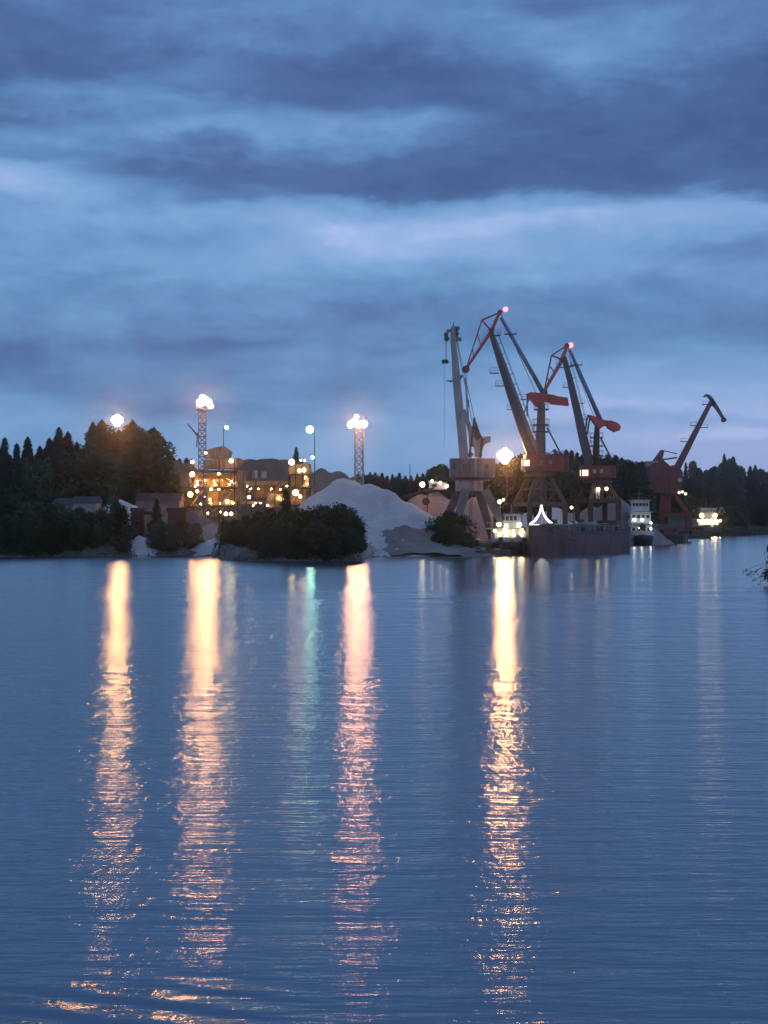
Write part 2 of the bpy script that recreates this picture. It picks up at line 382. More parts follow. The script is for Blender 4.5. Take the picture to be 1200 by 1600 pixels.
df = t.n('ShaderNodeBsdfDiffuse'); df.inputs['Color'].default_value = (.17, .195, .26, 1)
fr = t.n('ShaderNodeFresnel'); fr.inputs['IOR'].default_value = 1.34; t.put(fr.inputs['Normal'], bn.outputs[0])
ms_ = t.n('ShaderNodeMixShader'); t.put(ms_.inputs[0], fr.outputs[0]); t.put(ms_.inputs[1], df.outputs[0]); t.put(ms_.inputs[2], gl.outputs[0])
outp(t, ms_.outputs[0])
w = MB(); w.add([(-900, -60, 0), (900, -60, 0), (900, 1500, 0), (-900, 1500, 0)], [(0, 1, 2, 3)])
tag(w.build('water', wm), kind='structure')

# ------------------------------------------------------------------ quay wall under the cranes
q = MB()
qp = [(16.5, 276), (41, 312), (60, 385), (94, 480)]
for (x0, y0), (x1, y1) in zip(qp, qp[1:]):
    L = math.hypot(x1 - x0, y1 - y0); nx_, ny_ = (y1 - y0) / L, -(x1 - x0) / L
    q.prism([(x0 + nx_ * .9, y0 + ny_ * .9), (x1 + nx_ * .9, y1 + ny_ * .9), (x1 - nx_ * 1.2, y1 - ny_ * 1.2), (x0 - nx_ * 1.2, y0 - ny_ * 1.2)], -2, QZ + .12)
    q.prism([(x0 + nx_ * 1.15, y0 + ny_ * 1.15), (x1 + nx_ * 1.15, y1 + ny_ * 1.15), (x1 + nx_ * .5, y1 + ny_ * .5), (x0 + nx_ * .5, y0 + ny_ * .5)], QZ - .4, QZ + .3)
    k = int(L / 4)
    for i in range(k):
        u = (i + .5) / k; q.box((x0 + (x1 - x0) * u + nx_ * 1.1, y0 + (y1 - y0) * u + ny_ * 1.1, .9), (.4, .4, 2.6), math.atan2(y1 - y0, x1 - x0))
tag(q.build('quay', M['conc']), kind='structure')

# ------------------------------------------------------------------ heaps of stone
def heap(name, label, m, cones, ext, res=.8, cat='heap', rough=.35, steps=None, seed=0, group=None):
    x0, x1, y0, y1 = ext; nx = int((x1 - x0) / res) + 1; ny = int((y1 - y0) / res) + 1
    b = MB(); zz = np.zeros((ny, nx))
    for j in range(ny):
        for i in range(nx):
            x, y = x0 + i * res, y0 + j * res; h = -9
            wx_ = x + 1.2 * mnoise.noise(Vector((x * .12, y * .12, seed))); wy_ = y + 1.2 * mnoise.noise(Vector((x * .12, y * .12, seed + 9)))
            for cx, cy, ch, cr in cones:
                dd = math.hypot(wx_ - cx, wy_ - cy) / cr
                v = ch * (1 - math.sqrt(dd * dd + .004)) if dd < .78 else ch * (.22 - (dd - .78) * .8)
                h = v if h < -8 else max(h, v) + .08 * math.exp(-abs(h - v) / .6)
            h += rough * mnoise.noise(Vector((x * .35, y * .35, seed))) + rough * .4 * mnoise.noise(Vector((x * 1.1, y * 1.1, seed)))
            gx = mnoise.noise(Vector((math.atan2(y - cones[0][1], x - cones[0][0]) * 9, 0, seed))); h += gx * rough * .6
            if steps: h = steps(x, y, h)
            zz[j, i] = h
    b.v = [(x0 + i * res, y0 + j * res, max(-3.2, zz[j, i]) + QZ) for j in range(ny) for i in range(nx)]
    for j in range(ny - 1):
        for i in range(nx - 1):
            if max(zz[j, i], zz[j + 1, i], zz[j, i + 1], zz[j + 1, i + 1]) > -3.1:
                b.f.append((j * nx + i, j * nx + i + 1, (j + 1) * nx + i + 1, (j + 1) * nx + i))
    return tag(b.build(name, m, smooth=True), label, cat, group)
d = 300
def bigstep(x, y, h): return h
heap('gravel_heap', 'tall pale blue-grey heap of crushed stone between the lattice mast and the first crane', M['gravel'],
     [(XP(541, d), d, ZP(739, d) - QZ, 18.5), (XP(578, d), d - 2, ZP(751, d) - QZ, 18), (XP(598, d), d - 5, ZP(763, d) - QZ + .4, 17), (XP(625, d), d - 9, ZP(790, d) - QZ, 14), (XP(648, d), d - 11, 6.0, 12.5), (XP(600, 285), 284, 5.4, 12.5), (XP(592, 280), 279, 3.0, 8)],
     (-30, 22, 262, 322), .45, rough=.6, seed=1)
def bankstep(x, y, h): return h + (.5 if (mnoise.noise(Vector((x * .5 + y * .25, y * .2, 2))) > .1) else 0) * (1 if h > .2 else 0)
heap('sand_bank', 'eroded grey-brown sand bank sloping to the water at the foot of the big pale heap', M['sand'],
     [(XP(640, 276), 278, 2.9, 7.5), (XP(662, 276), 278, 2.3, 7), (XP(620, 274), 277, 2.6, 6)], (-4, 20, 264, 290), .4, 'sand bank', .4, bankstep, 3)
d = 335
heap('pink_heap', 'pinkish heap of crushed stone with a lit screening machine on its top', M['pink'],
     [(XP(655, d), d, ZP(766, d) - QZ, 13), (XP(680, d), d - 1, ZP(764, d) - QZ, 13), (XP(705, d), d - 3, ZP(776, d) - QZ, 11), (XP(722, d), d - 6, ZP(790, d) - QZ, 9)], (-8, 34, 310, 352), .7, seed=5)
d = 312
heap('pink_heap', 'pink lamplit stone heap seen between the legs of the grey crane', M['pink'],
     [(XP(742, d), d, ZP(770, d) - QZ, 9.5), (XP(762, d), d + 1, ZP(793, d) - QZ, 8)], (4, 34, 298, 326), .6, seed=8)
d = 350
heap('stone_heap', 'pale stone heap behind the portal of the taller red crane', M['gravel'],
     [(XP(868, d), d, ZP(788, d) - QZ, 9), (XP(825, d), d + 2, ZP(797, d) - QZ, 9)], (20, 56, 338, 366), .8, seed=12)
d = 412
heap('pink_heap', 'smooth rounded pink heap right of the smaller red crane', M['pink'],
     [(XP(958, d), d, ZP(768, d) - QZ, 11), (XP(970, d), d + 1, ZP(778, d) - QZ, 10.5), (XP(925, d), d + 2, ZP(788, d) - QZ, 10)], (38, 78, 398, 428), .9, seed=14)
d = 352
heap('rubble_heap', 'high dull tan rubble heap between the plant and the far lattice mast', M['rock'],
     [(XP(503, d), d, ZP(724, d) - QZ, 17), (XP(530, d), d + 2, ZP(727, d) - QZ, 17), (XP(555, d), d, ZP(738, d) - QZ, 15)], (-36, 14, 330, 372), .9, seed=16)
heap('gravel_heap', 'dark brown round-topped gravel heap left of the lit plant', M['dheap'],
     [(XP(272, d), d, ZP(710, d) - QZ, 17), (XP(292, d), d + 1, ZP(714, d) - QZ, 17), (XP(245, d), d, ZP(748, d) - QZ, 11)], (-78, -26, 332, 374), .9, seed=18)
heap('gravel_heap', 'long dark flat-topped heap behind the conveyor gallery of the plant', M['dheap'],
     [(XP(p_, 372), 372 + (k % 2), ZP(y_, 372) - QZ, 16) for k, (p_, y_) in enumerate([(380, 710), (388, 709), (396, 709), (404, 709), (412, 708), (420, 708), (428, 708), (436, 709), (444, 709), (452, 710), (460, 711), (468, 712)])], (-52, -4, 352, 392), 1.0, seed=19)
for (px, py, d, r_, lab, mm) in ((190, 776, 318, 12, 'small pale rubble heap behind the left bank bushes, nearest the spruces', 'gravel'), (250, 784, 308, 10, 'low wide pale rubble heap left of the front lattice mast', 'rock'),
                             (332, 816, 285, 4.0, 'low pinkish rubble heap below the lit plant tower', 'pink'), (398, 800, 312, 6, 'low brown heap under the conveyor gallery', 'rock')):
    heap('rubble_heap', lab, M[mm], [(XP(px, d), d, ZP(py, d) - QZ, r_ * 1.3), (XP(px, d) + r_ * .7, d + 1, (ZP(py, d) - QZ) * .8, r_)], (XP(px, d) - r_ * 2, XP(px, d) + r_ * 2.4, d - r_ * 1.6, d + r_ * 1.6), .6, seed=px)
def chute(name, label, px0, px1, py0, py1, d0, d1):
    b = MB(); n = 14
    for j in range(n + 1):
        u = j / n; d = d0 + (d1 - d0) * u; c = px0 + (px1 - px0) * u + 3 * math.sin(j * 1.3); wd = (1.0 + 2.2 * u) * (1 + .3 * math.sin(j * 2.1))
        x = XP(c, d)
        for i in range(5):
            s_ = (i - 2) / 2; b.v.append((x + s_ * wd, d, land_z(x, d) + .45 * (1 - s_ * s_) + .12 + (1 - u) * .6 - abs(s_) * .3))
    b.f = [(j * 5 + i, (j + 1) * 5 + i, (j + 1) * 5 + i + 1, j * 5 + i + 1) for j in range(n) for i in range(4)]
    k = len(b.v); b.v += [(x, y, z - 1.5) for x, y, z in b.v]
    b.f += [(k + j * 5 + i, k + j * 5 + i + 1, k + (j + 1) * 5 + i + 1, k + (j + 1) * 5 + i) for j in range(n) for i in range(4)]
    for j in range(n): b.f += [(j * 5, j * 5 + k, (j + 1) * 5 + k, (j + 1) * 5), (j * 5 + 4, (j + 1) * 5 + 4, (j + 1) * 5 + 4 + k, j * 5 + 4 + k)]
    tag(b.build(name, M['gravel'], smooth=True), label, 'gravel spill')
chute('gravel_spill', 'pale gravel spill running down to the water between the left bank bushes', 217, 224, 815, 866, 280, 266)
chute('gravel_spill', 'pale gravel spill on the bank below the front lattice mast', 338, 322, 830, 866, 279, 265)

# ------------------------------------------------------------------ trees
def spruce_mesh(h, r, n, seed):
    rnd = random.Random(seed); b = MB()
    for k in range(n):
        u = rnd.random() ** .75
        z = h * (.08 + .92 * u); rr = r * (1 - u) ** .85 * (.75 + .35 * math.sin(u * 40 + seed)) + .12
        th = rnd.random() * 6.283; q_ = rr * (.35 + .65 * rnd.random())
        c = Vector((q_ * math.cos(th), q_ * math.sin(th), z - q_ * .35)); s_ = (.5 + .5 * rnd.random()) * (.35 + .65 * (1 - u)) * r * .34
        out = Vector((math.cos(th), math.sin(th), -.45)); side = Vector((-math.sin(th), math.cos(th), rnd.uniform(-.5, .5)))
        b.add([c - side * s_ * .7, c + out * s_ * 1.5, c + side * s_ * .7, c - out * s_ * .6 + Vector((0, 0, s_ * .5))], [(0, 1, 2, 3)])
    b.add([(0, 0, h * 1.02), (.16, 0, h * .90), (-.1, .14, h * .9), (-.1, -.14, h * .9)], [(0, 1, 2), (0, 2, 3), (0, 3, 1)])
    return b
def leafy_mesh(h, r, n, seed, low=.0, leaf=.34, lobes=11):
    rnd = random.Random(seed); b = MB(); L = []
    for i in range(lobes):
        u = rnd.random(); z = h * (low + .12 + (.80 - low) * u); k = math.sin(math.pi * min(1, .25 + .7 * u)) ; th = rnd.random() * 6.283; q_ = r * .62 * k * rnd.random() ** .5
        L.append((q_ * math.cos(th), q_ * math.sin(th), z, r * rnd.uniform(.30, .52) * (.6 + .4 * k)))
    L.append((0, 0, h * .84, r * .3)); L.append((rnd.uniform(-.3, .3) * r, 0, h * .6, r * .55))
    for k in range(n):
        cx, cy, cz, cr = L[rnd.randrange(len(L))]
        v = Vector((rnd.gauss(0, 1), rnd.gauss(0, 1), rnd.gauss(0, 1))).normalized() * cr * (.55 + .55 * rnd.random())
        c = Vector((cx, cy, cz)) + Vector((v.x, v.y, v.z * 1.15))
        if c.z < .1: c.z = rnd.random() * .5
        a = Vector((rnd.gauss(0, 1), rnd.gauss(0, 1), rnd.gauss(0, 1))).normalized(); e = a.orthogonal().normalized(); s_ = leaf * rnd.uniform(.6, 1.4)
        b.add([c - a * s_, c + e * s_ * .55, c + a * s_, c - e * s_ * .55], [(0, 1, 2, 3)])
    return b, L
def make_spruce(seed, h, r, n):
    root = empty('spruce_tree', (0, -500, -50)); spruce_mesh(h, r, n, seed).build('crown', M['spruce'], root)
    MB().tube((0, 0, -.5), (0, 0, h * .92), .28, .04, 6).build('trunk', M['wood'], root); return root
def make_leafy(name, seed, h, r, n, m, low=0., leaf=.34, lobes=11):
    root = empty(name, (0, -500, -50)); b, L = leafy_mesh(h, r, n, seed, low, leaf, lobes); b.build('crown', m, root)
    tr = MB().tube((0, 0, -.5), (0, 0, h * .7), .03 * h * .6 + .05, .05, 6)
    for l in L[:6]: tr.tube((0, 0, h * .25), l[:3], .05, .02, 4)
    tr.build('trunk', M['wood'], root); return root
protoS = [(make_spruce(s_, 20, r_, 1700), 20) for s_, r_ in ((1, 3.6), (2, 4.2), (3, 3.1), (4, 4.8))]
protoD = [(make_leafy('leafy_tree', s_, 16, 5.6, 3200, M['leaf'], .08, .42, 13), 16) for s_ in (11, 12, 13)]
protoB = [(make_leafy('willow_bush', s_, 7, 3.7, 3600, M['leaf'], 0, .22, 12), 7) for s_ in (21, 22, 23, 24)]
protoB2 = [(make_leafy('willow_bush', s_, 5, 3.0, 2200, M['leaf2'], 0, .20, 10), 5) for s_ in (31, 32)]
used = set()
def plant(protos, x, y, top, label, cat, group=None, z0=None, wid=1.0, rnd=random):
    pr, h0 = rnd.choice(protos)
    if pr.name in used: o = copy_tree(pr)
    else: o = pr; used.add(pr.name)
    z = land_z(x, y) - .2 if z0 is None else z0; s_ = (top - z) / h0
    o.location = (x, y, z); k = s_ * wid * rnd.uniform(.92, 1.12); o.scale = (k, k, s_); o.rotation_euler = (0, 0, rnd.random() * 6.28)
    o['label'] = label; o['category'] = cat
    if group: o['group'] = group
    elif 'group' in o: del o['group']
    return o
def sky_at(tab, px): return float(np.interp(px, [a for a, _ in tab], [b for _, b in tab]))
TL = [(-30, 694), (0, 692), (8, 686), (16, 700), (25, 696), (33, 702), (43, 684), (52, 700), (60, 700), (70, 692), (84, 680), (92, 670), (100, 686), (107, 677), (120, 693), (130, 700), (136, 676), (146, 662), (152, 668), (159, 659), (166, 676),
      (176, 680), (190, 679), (200, 668), (207, 659), (215, 672), (228, 668), (240, 670), (250, 680), (262, 693), (275, 702), (300, 706)]
rt = random.Random(5)
GL = 'spruces behind the left bank'
def forest(tab, px0, px1, step, d0, d1, drop, protos, label, cat, group, wid=1.0):
    px = px0
    while px < px1:
        lb = label if isinstance(label, str) else next(l for m_, l in label if px < m_)
        d = rt.uniform(d0, d1); py = sky_at(tab, px) + abs(rt.gauss(0, 1)) * 2 + drop
        plant(protos, XP(px, d), d, ZP(py, d), lb, cat, group, wid=wid, rnd=rt); px += step * rt.uniform(.8, 1.25)
peaks = [(-6, 690), (7, 685), (26, 694), (43, 684), (62, 698), (77, 686), (92, 669), (106, 676), (120, 692), (145, 661), (159, 658), (207, 658), (222, 670), (240, 668)]
names = {92: 'tallest pointed spruce of the group left of the lamp above the trees', 159: 'pointed spruce standing just left of the bright lamp above the trees', 207: 'pointed spruce standing just right of the bright lamp above the trees'}
for px, py in peaks:
    d = rt.uniform(338, 350); plant(protoS, XP(px, d), d, ZP(py, d), names.get(px, 'dark spruce breaking the skyline behind the left bank'), 'spruce tree', None if px in names else 'skyline spruces behind the left bank', wid=1.0, rnd=rt)
forest(TL, -25, 235, 10, 342, 356, 9, protoS, 'dark spruce packed in the wood behind the left bank', 'spruce tree', GL, 1.1)
forest(TL, -25, 262, 13, 326, 338, 28, protoD + protoS[:2], [(60, 'dark bushy tree at the front of the left wood, by the left picture edge'), (120, 'dark bushy tree at the front of the left wood, behind the pale plastered shed'), (190, 'dark bushy tree at the front of the left wood, below the bright lamp'), (999, 'dark bushy tree at the right end of the front edge of the left wood')], 'tree', 'front trees of the left wood', 1.15)
forest(TL, 150, 238, 9, 338, 346, 5, protoD, 'broad dark tree on the high wooded knoll under the bright lamp', 'tree', 'trees of the wooded knoll', 1.1)
TC = [(255, 712), (280, 716), (300, 716), (380, 712), (470, 712), (500, 722), (560, 738), (575, 735), (588, 733), (600, 741), (620, 738), (640, 744), (660, 738), (672, 732), (690, 727), (700, 731), (720, 728), (745, 722), (770, 722), (800, 718), (820, 710), (850, 712), (870, 708), (882, 702), (900, 704), (915, 710), (940, 712), (960, 711), (975, 716), (985, 722), (1000, 722)]
forest(TC, 262, 300, 9, 430, 450, 0, protoS, 'small far spruce behind the dark heap left of the plant', 'spruce tree', 'far spruces left of the plant')
plant(protoS, XP(463, 430), 430, ZP(699, 430), 'lone pointed spruce above the long dark heap of the plant', 'spruce tree', rnd=rt)
forest(TC, 560, 700, 9, 470, 500, 0, protoS, 'far spruce in the low row behind the big pale heap', 'spruce tree', 'far spruces behind the big pale heap', 1.1)
forest(TC, 560, 700, 14, 440, 455, 8, protoD, 'far round tree in the low row behind the big pale heap', 'tree', 'far round trees behind the big pale heap', 1.1)
forest(TC, 680, 1005, 9, 455, 480, 0, protoD + protoS, [(780, 'dark tree of the wood behind the grey crane'), (850, 'dark tree of the wood behind the tallest red-jibbed crane'), (920, 'dark tree of the wood between the two red-jibbed cranes'), (9999, 'dark tree of the wood right of the smaller red-jibbed crane')], 'tree', 'trees behind the harbour cranes', 1.2)
forest(TC, 690, 1000, 13, 432, 450, 14, protoD, [(780, 'lower dark bushy tree behind the grey crane'), (850, 'lower dark bushy tree behind the tallest red-jibbed crane'), (920, 'lower dark bushy tree between the two red-jibbed cranes'), (9999, 'lower dark bushy tree right of the smaller red-jibbed crane')], 'tree', 'edge trees behind the harbour cranes', 1.2)
TR = [(990, 722), (1020, 722), (1045, 726), (1068, 719), (1080, 719), (1092, 728), (1105, 735), (1120, 727), (1127, 728), (1133, 710), (1140, 722), (1147, 714), (1156, 728), (1165, 730), (1175, 723), (1188, 730), (1200, 737), (1230, 735)]
for px, py, lb in ((1133, 709, 'tallest pointed spruce on the far right shore'), (1147, 714, 'second pointed spruce on the far right shore, right of the tallest')):
    plant(protoS, XP(px, 800), 802, ZP(py, 800), lb, 'spruce tree', wid=.9, rnd=rt)
forest(TR, 985, 1235, 9, 860, 900, 1, protoS + protoD, 'dark tree on the ridge of the far right shore', 'tree', 'ridge trees of the far right shore', 1.0)
forest(TR, 1040, 1235, 11, 822, 840, 22, protoD + protoS[:1], 'dark tree on the slope of the far right shore', 'tree', 'slope trees of the far right shore', 1.3)
forest(TR, 1075, 1235, 12, 806, 818, 55, protoD, 'dark round tree down by the water on the far right shore', 'tree', 'waterside trees of the far right shore', 1.5)
def bushes(lst, label, cat, group, protos):
    for k, (px, py, d) in enumerate(lst):
        lb = label if isinstance(label, str) else label(px, py, d)
        x = XP(px, d); plant(protos, x, d, ZP(py, d), lb, cat, group, wid=1.0, rnd=rt)
bushes([(-8, 778, 268), (6, 785, 272), (22, 780, 276), (40, 792, 268), (58, 786, 270), (76, 796, 270), (92, 788, 276), (108, 800, 270), (124, 795, 276), (140, 800, 272), (158, 798, 274), (12, 805, 265), (46, 812, 265), (86, 815, 266), (125, 816, 269), (-2, 822, 264), (150, 822, 271)],
       lambda px, py, d: ('low dark willow bush on the left shore waterline' if py > 803 else 'taller dark willow bush along the left shore') + (', near the left edge' if px < 50 else ', midway along the row' if px < 110 else ', at the right end of the row'), 'bush', 'willow bushes along the left shore', protoB)
plant(protoD, XP(178, 284), 284, ZP(763, 284), 'taller dark round bush right of the pale shed on the left bank', 'tree', wid=.75, rnd=rt)
plant(protoB, XP(190, 276), 276, ZP(795, 276), 'dark green bush just left of the pale gravel spill', 'bush', rnd=rt)
plant(protoB2, XP(196, 270), 270, ZP(822, 270), 'low grey-green bush at the water left of the pale gravel spill', 'bush', rnd=rt)
plant(protoS, XP(245, 282), 282, ZP(779, 282), 'small pointed spruce on the bank left of the front lattice mast', 'spruce tree', wid=1.2, rnd=rt)
bushes([(248, 816, 271), (268, 819, 270), (288, 814, 273), (306, 820, 270)], lambda px, py, d: {248: 'leftmost', 268: 'second from left', 288: 'third from left', 306: 'rightmost'}[px] + ' of four low grey-green bushes on the bank below the plant', 'bush', 'low bushes below the front lattice mast', protoB2)
bushes([(352, 816, 256), (368, 812, 250), (386, 806, 244), (404, 800, 245), (424, 796, 243), (444, 800, 240), (466, 794, 241), (486, 798, 240), (504, 790, 242), (522, 798, 240), (534, 788, 243), (548, 800, 242), (558, 812, 240),
        (395, 822, 238), (420, 826, 236), (450, 822, 236), (480, 826, 236), (512, 824, 236), (540, 826, 238), (556, 832, 239), (372, 832, 244), (497, 812, 238), (437, 812, 239), (562, 840, 241)],
       lambda px, py, d: ('low dark bush on the waterline of the point' if py > 808 else 'taller dark bush in the clump on the point') + (', at its left end below the plant' if px < 410 else ', near the small spruce' if px < 475 else ', before the pale heap' if px < 535 else ', at its right end'), 'bush', 'willow bushes on the point', protoB)
plant(protoS, XP(447, 250), 250, ZP(764, 250), 'small pointed spruce rising from the bush clump on the point', 'spruce tree', wid=1.6, rnd=rt)
bushes([(688, 808, 276), (704, 800, 277), (722, 806, 278), (694, 822, 273), (716, 820, 273.5), (733, 834, 275), (704, 836, 272), (726, 842, 273), (746, 846, 276)], lambda px, py, d: ('low' if py > 830 else 'taller') + ' dark bush by the water below the grey crane' + (', next to the pale heap' if px < 705 else ', next to the black pontoon' if px > 730 else ', mid clump'), 'bush', 'bushes below the grey crane', protoB)
# the near shrub leaning into the picture at the right edge, with twigs over the water
sh = empty('willow_shrub', (XP(1208, 146), 146, 0), 0, 'dark shrub at the right edge with thin twigs reaching over the water', 'shrub')
b, L = leafy_mesh(4.4, 1.3, 1500, 77, 0, .13, 12); b.build('crown', M['leaf'], sh)
tw = MB(); rs = random.Random(3); lf = MB()
for (px, py) in ((1162, 892), (1168, 898), (1180, 906), (1181, 915), (1182, 928), (1176, 894), (1190, 900)):
    e_ = Vector((XP(px, 146) - XP(1208, 146), rs.uniform(-.5, .5), ZP(py, 146))); tw.path([(0, 0, e_.z + .8), e_ * .5 + Vector((0, 0, (e_.z + .8) * .5 + .2)), e_], .014, 4)
    for k in range(16):
        c_ = e_ + Vector((rs.gauss(.08, .22), rs.gauss(0, .15), rs.gauss(0, .10))); a_ = Vector((rs.gauss(0, 1), rs.gauss(0, 1), rs.gauss(0, 1))).normalized() * .09; e2 = a_.orthogonal() * .5
        lf.add([c_ - a_, c_ + e2, c_ + a_, c_ - e2], [(0, 1, 2, 3)])
for k in range(5): tw.tube((rs.uniform(-.4, .4), rs.uniform(-.4, .4), -.3), (rs.uniform(-.9, .9), rs.uniform(-.6, .6), 3.2), .04, .015, 5)
tw.build('twig', M['wood'], sh); lf.build('leaf', M['leaf'], sh)

rk = MB(); rr_ = random.Random(9)
for k in range(1100):
    x = rr_.uniform(-66, 17); y = shore_y(x) + rr_.uniform(-1.6, 1.8) ** 1 ; r_ = rr_.uniform(.12, .42) * (1.5 if rr_.random() < .1 else 1)
    c_ = Vector((x, y, max(-.1, land_z(x, y)) + r_ * .2)); vs = [c_ + Vector((rr_.gauss(0, 1), rr_.gauss(0, 1), rr_.gauss(0, .7))).normalized() * r_ for _ in range(4)] + [c_ + Vector((0, 0, r_ * rr_.uniform(.3, .8)))]
    rk.add(vs, [(0, 1, 4), (1, 2, 4), (2, 3, 4), (3, 0, 4), (0, 2, 1), (0, 3, 2)])
tag(rk.build('shore_stones', M['rock']), 'loose pale stones scattered along the waterline', 'stones', kind='stuff')
gs = MB()
for k in range(5000):
    x = rr_.uniform(-66, 17); y = shore_y(x) + rr_.uniform(-.8, 7); h_ = rr_.uniform(.4, 1.1); z = land_z(x, y) - .05
    if z < -.4 or mnoise.noise(Vector((x * .15, y * .15, 7))) < -.05: continue
    a_ = rr_.random() * 6.28; dx, dy = math.cos(a_) * .05, math.sin(a_) * .05; lx_, ly_ = rr_.gauss(0, .15), rr_.gauss(0, .15)
    gs.add([(x - dx, y - dy, z), (x + dx, y + dy, z), (x + lx_, y + ly_, z + h_)], [(0, 1, 2)])
tag(gs.build('grass', M['leaf2']), 'rough tufts of grass along the bank', 'grass', kind='stuff')
# ------------------------------------------------------------------ lamps
def flood(parent, c, r, em, face=(0, -1, -.3)):
    """one floodlight: housing with a domed lens as sub-part"""
    f_ = Vector(face).normalized(); c = Vector(c)
    h = MB(); h.tube(c + f_ * (-r * 1.0), c + f_ * (-r * .05), r * .55, r * 1.06, 12); h.tube(c - f_ * r * .5, c - f_ * r * .5 + Vector((0, 0, -r * 1.2)), r * .12, n=5)
    ho = h.build('floodlight', M['dkst'], parent)
    l_ = MB(); l_.ball(c, r, n=12, m=8); lo = l_.build('lens', em, ho, smooth=True); return ho
def pole_lamp(label, px, py, d, r, em, base_py=None, name='lamp_post', over=.5, z0=None, side=1, heads=None, cat='lamp post'):
    x = XP(px, d); z = ZP(py, d); zb = land_z(x, d) if z0 is None else z0
    o = empty(name, (x + side * over, d, zb), 0, label, cat); H = z - zb
    MB().tube((0, 0, -.3), (0, 0, H), .16, .08, 8).build('pole', M['dkst'], o)
    MB().tube((0, 0, H - .1), (-side * over, 0, H + .1), .07, n=6).build('bracket', M['steel'], o)
    for (dx, dz, rr) in (heads or [(0, 0, r)]): flood(o, (-side * over + dx, 0, H + dz), rr, em)
    return o
pole_lamp('bright warm lamp glowing just above the tops of the left wood', 183, 658, 360, 1.0, E['sodium'], over=.4, name='floodlight_pole', heads=[(-.62, .3, .72), (.62, .3, .72), (0, -.42, .78), (0, .95, .58)])
pole_lamp('big warm lamp glowing between the grey crane and the taller red crane', 789, 713, 318, 1.1, E['sodium2'], over=.4, name='floodlight_pole', heads=[(-.72, .25, .85), (.72, .25, .85), (0, -.6, .9), (0, .95, .75)])
pole_lamp('short post with a small white lamp above the roof of the plant tower', 354, 668, 336, .36, E['coolw'], name='lamp_post', over=.7, side=-1)
g_ = pole_lamp('slim post with a cool white lamp at the right end of the plant', 484, 671, 322, .72, E['coolw'], over=1.0)
flood(g_, (-.4, -.3, ZP(715, 322) - g_.location.z), .28, E['green'])['label'] = 'green lamp low on the post'
def lattice_mast(label, px, py_top, d, wpx, heads, em, nb):
    x = XP(px, d); zt = ZP(py_top, d); zb = land_z(x, d); s_ = d / F; o = empty('lattice_mast', (x, d, zb), .12, label, 'light mast'); H = zt - zb; w_ = wpx * s_
    MB().lattice((0, 0, -.3), (0, 0, H), w_ * 1.15, w_, .075, nb).build('lattice', M['steel'], o)
    MB().box((0, 0, H + .1), (w_ * 1.7, w_ * 1.7, .18)).build('platform', M['dkst'], o)
    r_ = MB()
    for a_, b_ in ((-1, -1), (1, -1), (1, 1), (-1, 1)): r_.tube((a_ * w_ * .8, b_ * w_ * .8, H), (a_ * w_ * .8, b_ * w_ * .8, H + 1.2), .04, n=4)
    for (a_, b_), (c_, d_) in (((-1, -1), (1, -1)), ((1, -1), (1, 1)), ((1, 1), (-1, 1)), ((-1, 1), (-1, -1))): r_.tube((a_ * w_ * .8, b_ * w_ * .8, H + 1.2), (c_ * w_ * .8, d_ * w_ * .8, H + 1.2), .04, n=4)
    r_.build('railing', M['steel'], o)
    for (hx, hy, r__) in heads: flood(o, ((hx - px) * s_, -w_ * .85, (py_top - hy) * s_), r__, em).location.z = H
    return o, H
m1, H1 = lattice_mast('tall lattice light mast in front of the lit plant, its lamps a bright cluster', 316, 641, 300, 11, [(313, 630, .72), (319, 626, .78), (325, 629, .66), (329, 635, .42), (316, 621, .45)], E['mastw'], 20)
j = MB(); s_ = 300 / F
j.beam(((309 - 316) * s_, 0, H1 - (681 - 641) * s_), ((293 - 316) * s_, 0, H1 - (662 - 641) * s_), .35, .3, .2, .2); j.tube(((309 - 316) * s_, 0, H1 - 34 * s_), ((307 - 316) * s_, 0, H1 - 58 * s_), .1, n=5)
j.build('hoist_arm', M['dkst'], m1)
m2, H2 = lattice_mast('lattice light mast rising behind the peak of the big pale heap', 561, 668, 322, 12, [(547, 664, .68), (552, 660, .55), (560, 664, .66), (567, 663, .74), (556, 652, .42)], E['mastp'], 14)
MB().tube((1.4, 0, H2), (1.4, 0, H2 + 2.4), .05, n=5).ball((1.4, 0, H2 + 2.3), .14).build('antenna', M['dkst'], m2)
ps = []
pole_lamp('bare thin aerial pole on the skyline right of the big pale heap', 640, 726, 380, .12, M['steel'], over=.1, name='aerial_pole', cat='pole')

# ------------------------------------------------------------------ the lit crushing plant
def frame_tower(o, x0, x1, y0, y1, levels, roof, colm, r=.22):
    c = MB()
    for x in np.linspace(x0, x1, 4):
        for y in (y0, y1): c.beam((x, y, -.4), (x, y, levels[-1] + 2.4), r, r)
    c.build('column', colm, o)
    for z in levels:
        MB().box(((x0 + x1) / 2, (y0 + y1) / 2, z), (x1 - x0 + 1.0, y1 - y0 + 1.0, .32)).build('deck', colm, o)
        rl = MB()
        for zz in (.55, 1.1): rl.tube((x0 - .4, y0 - .45, z + zz), (x1 + .4, y0 - .45, z + zz), .035, n=4)
        for x in np.linspace(x0 - .4, x1 + .4, 9): rl.tube((x, y0 - .45, z), (x, y0 - .45, z + 1.1), .03, n=4)
        rl.build('railing', M['tan'], o)
d = 330; s_ = d / F; bx = XP(338, d)
pt = empty('plant_tower', (bx, d, QZ), 0, 'open steel crushing tower full of orange lamplight behind the front lattice mast', 'plant tower')
def lx(px): return (px - 338) * s_
def lz(py): return ZP(py, d) - QZ
frame_tower(pt, lx(298), lx(369), -3.6, 3.6, [lz(808), lz(792), lz(763), lz(737)], None, M['brown'])
br = MB()
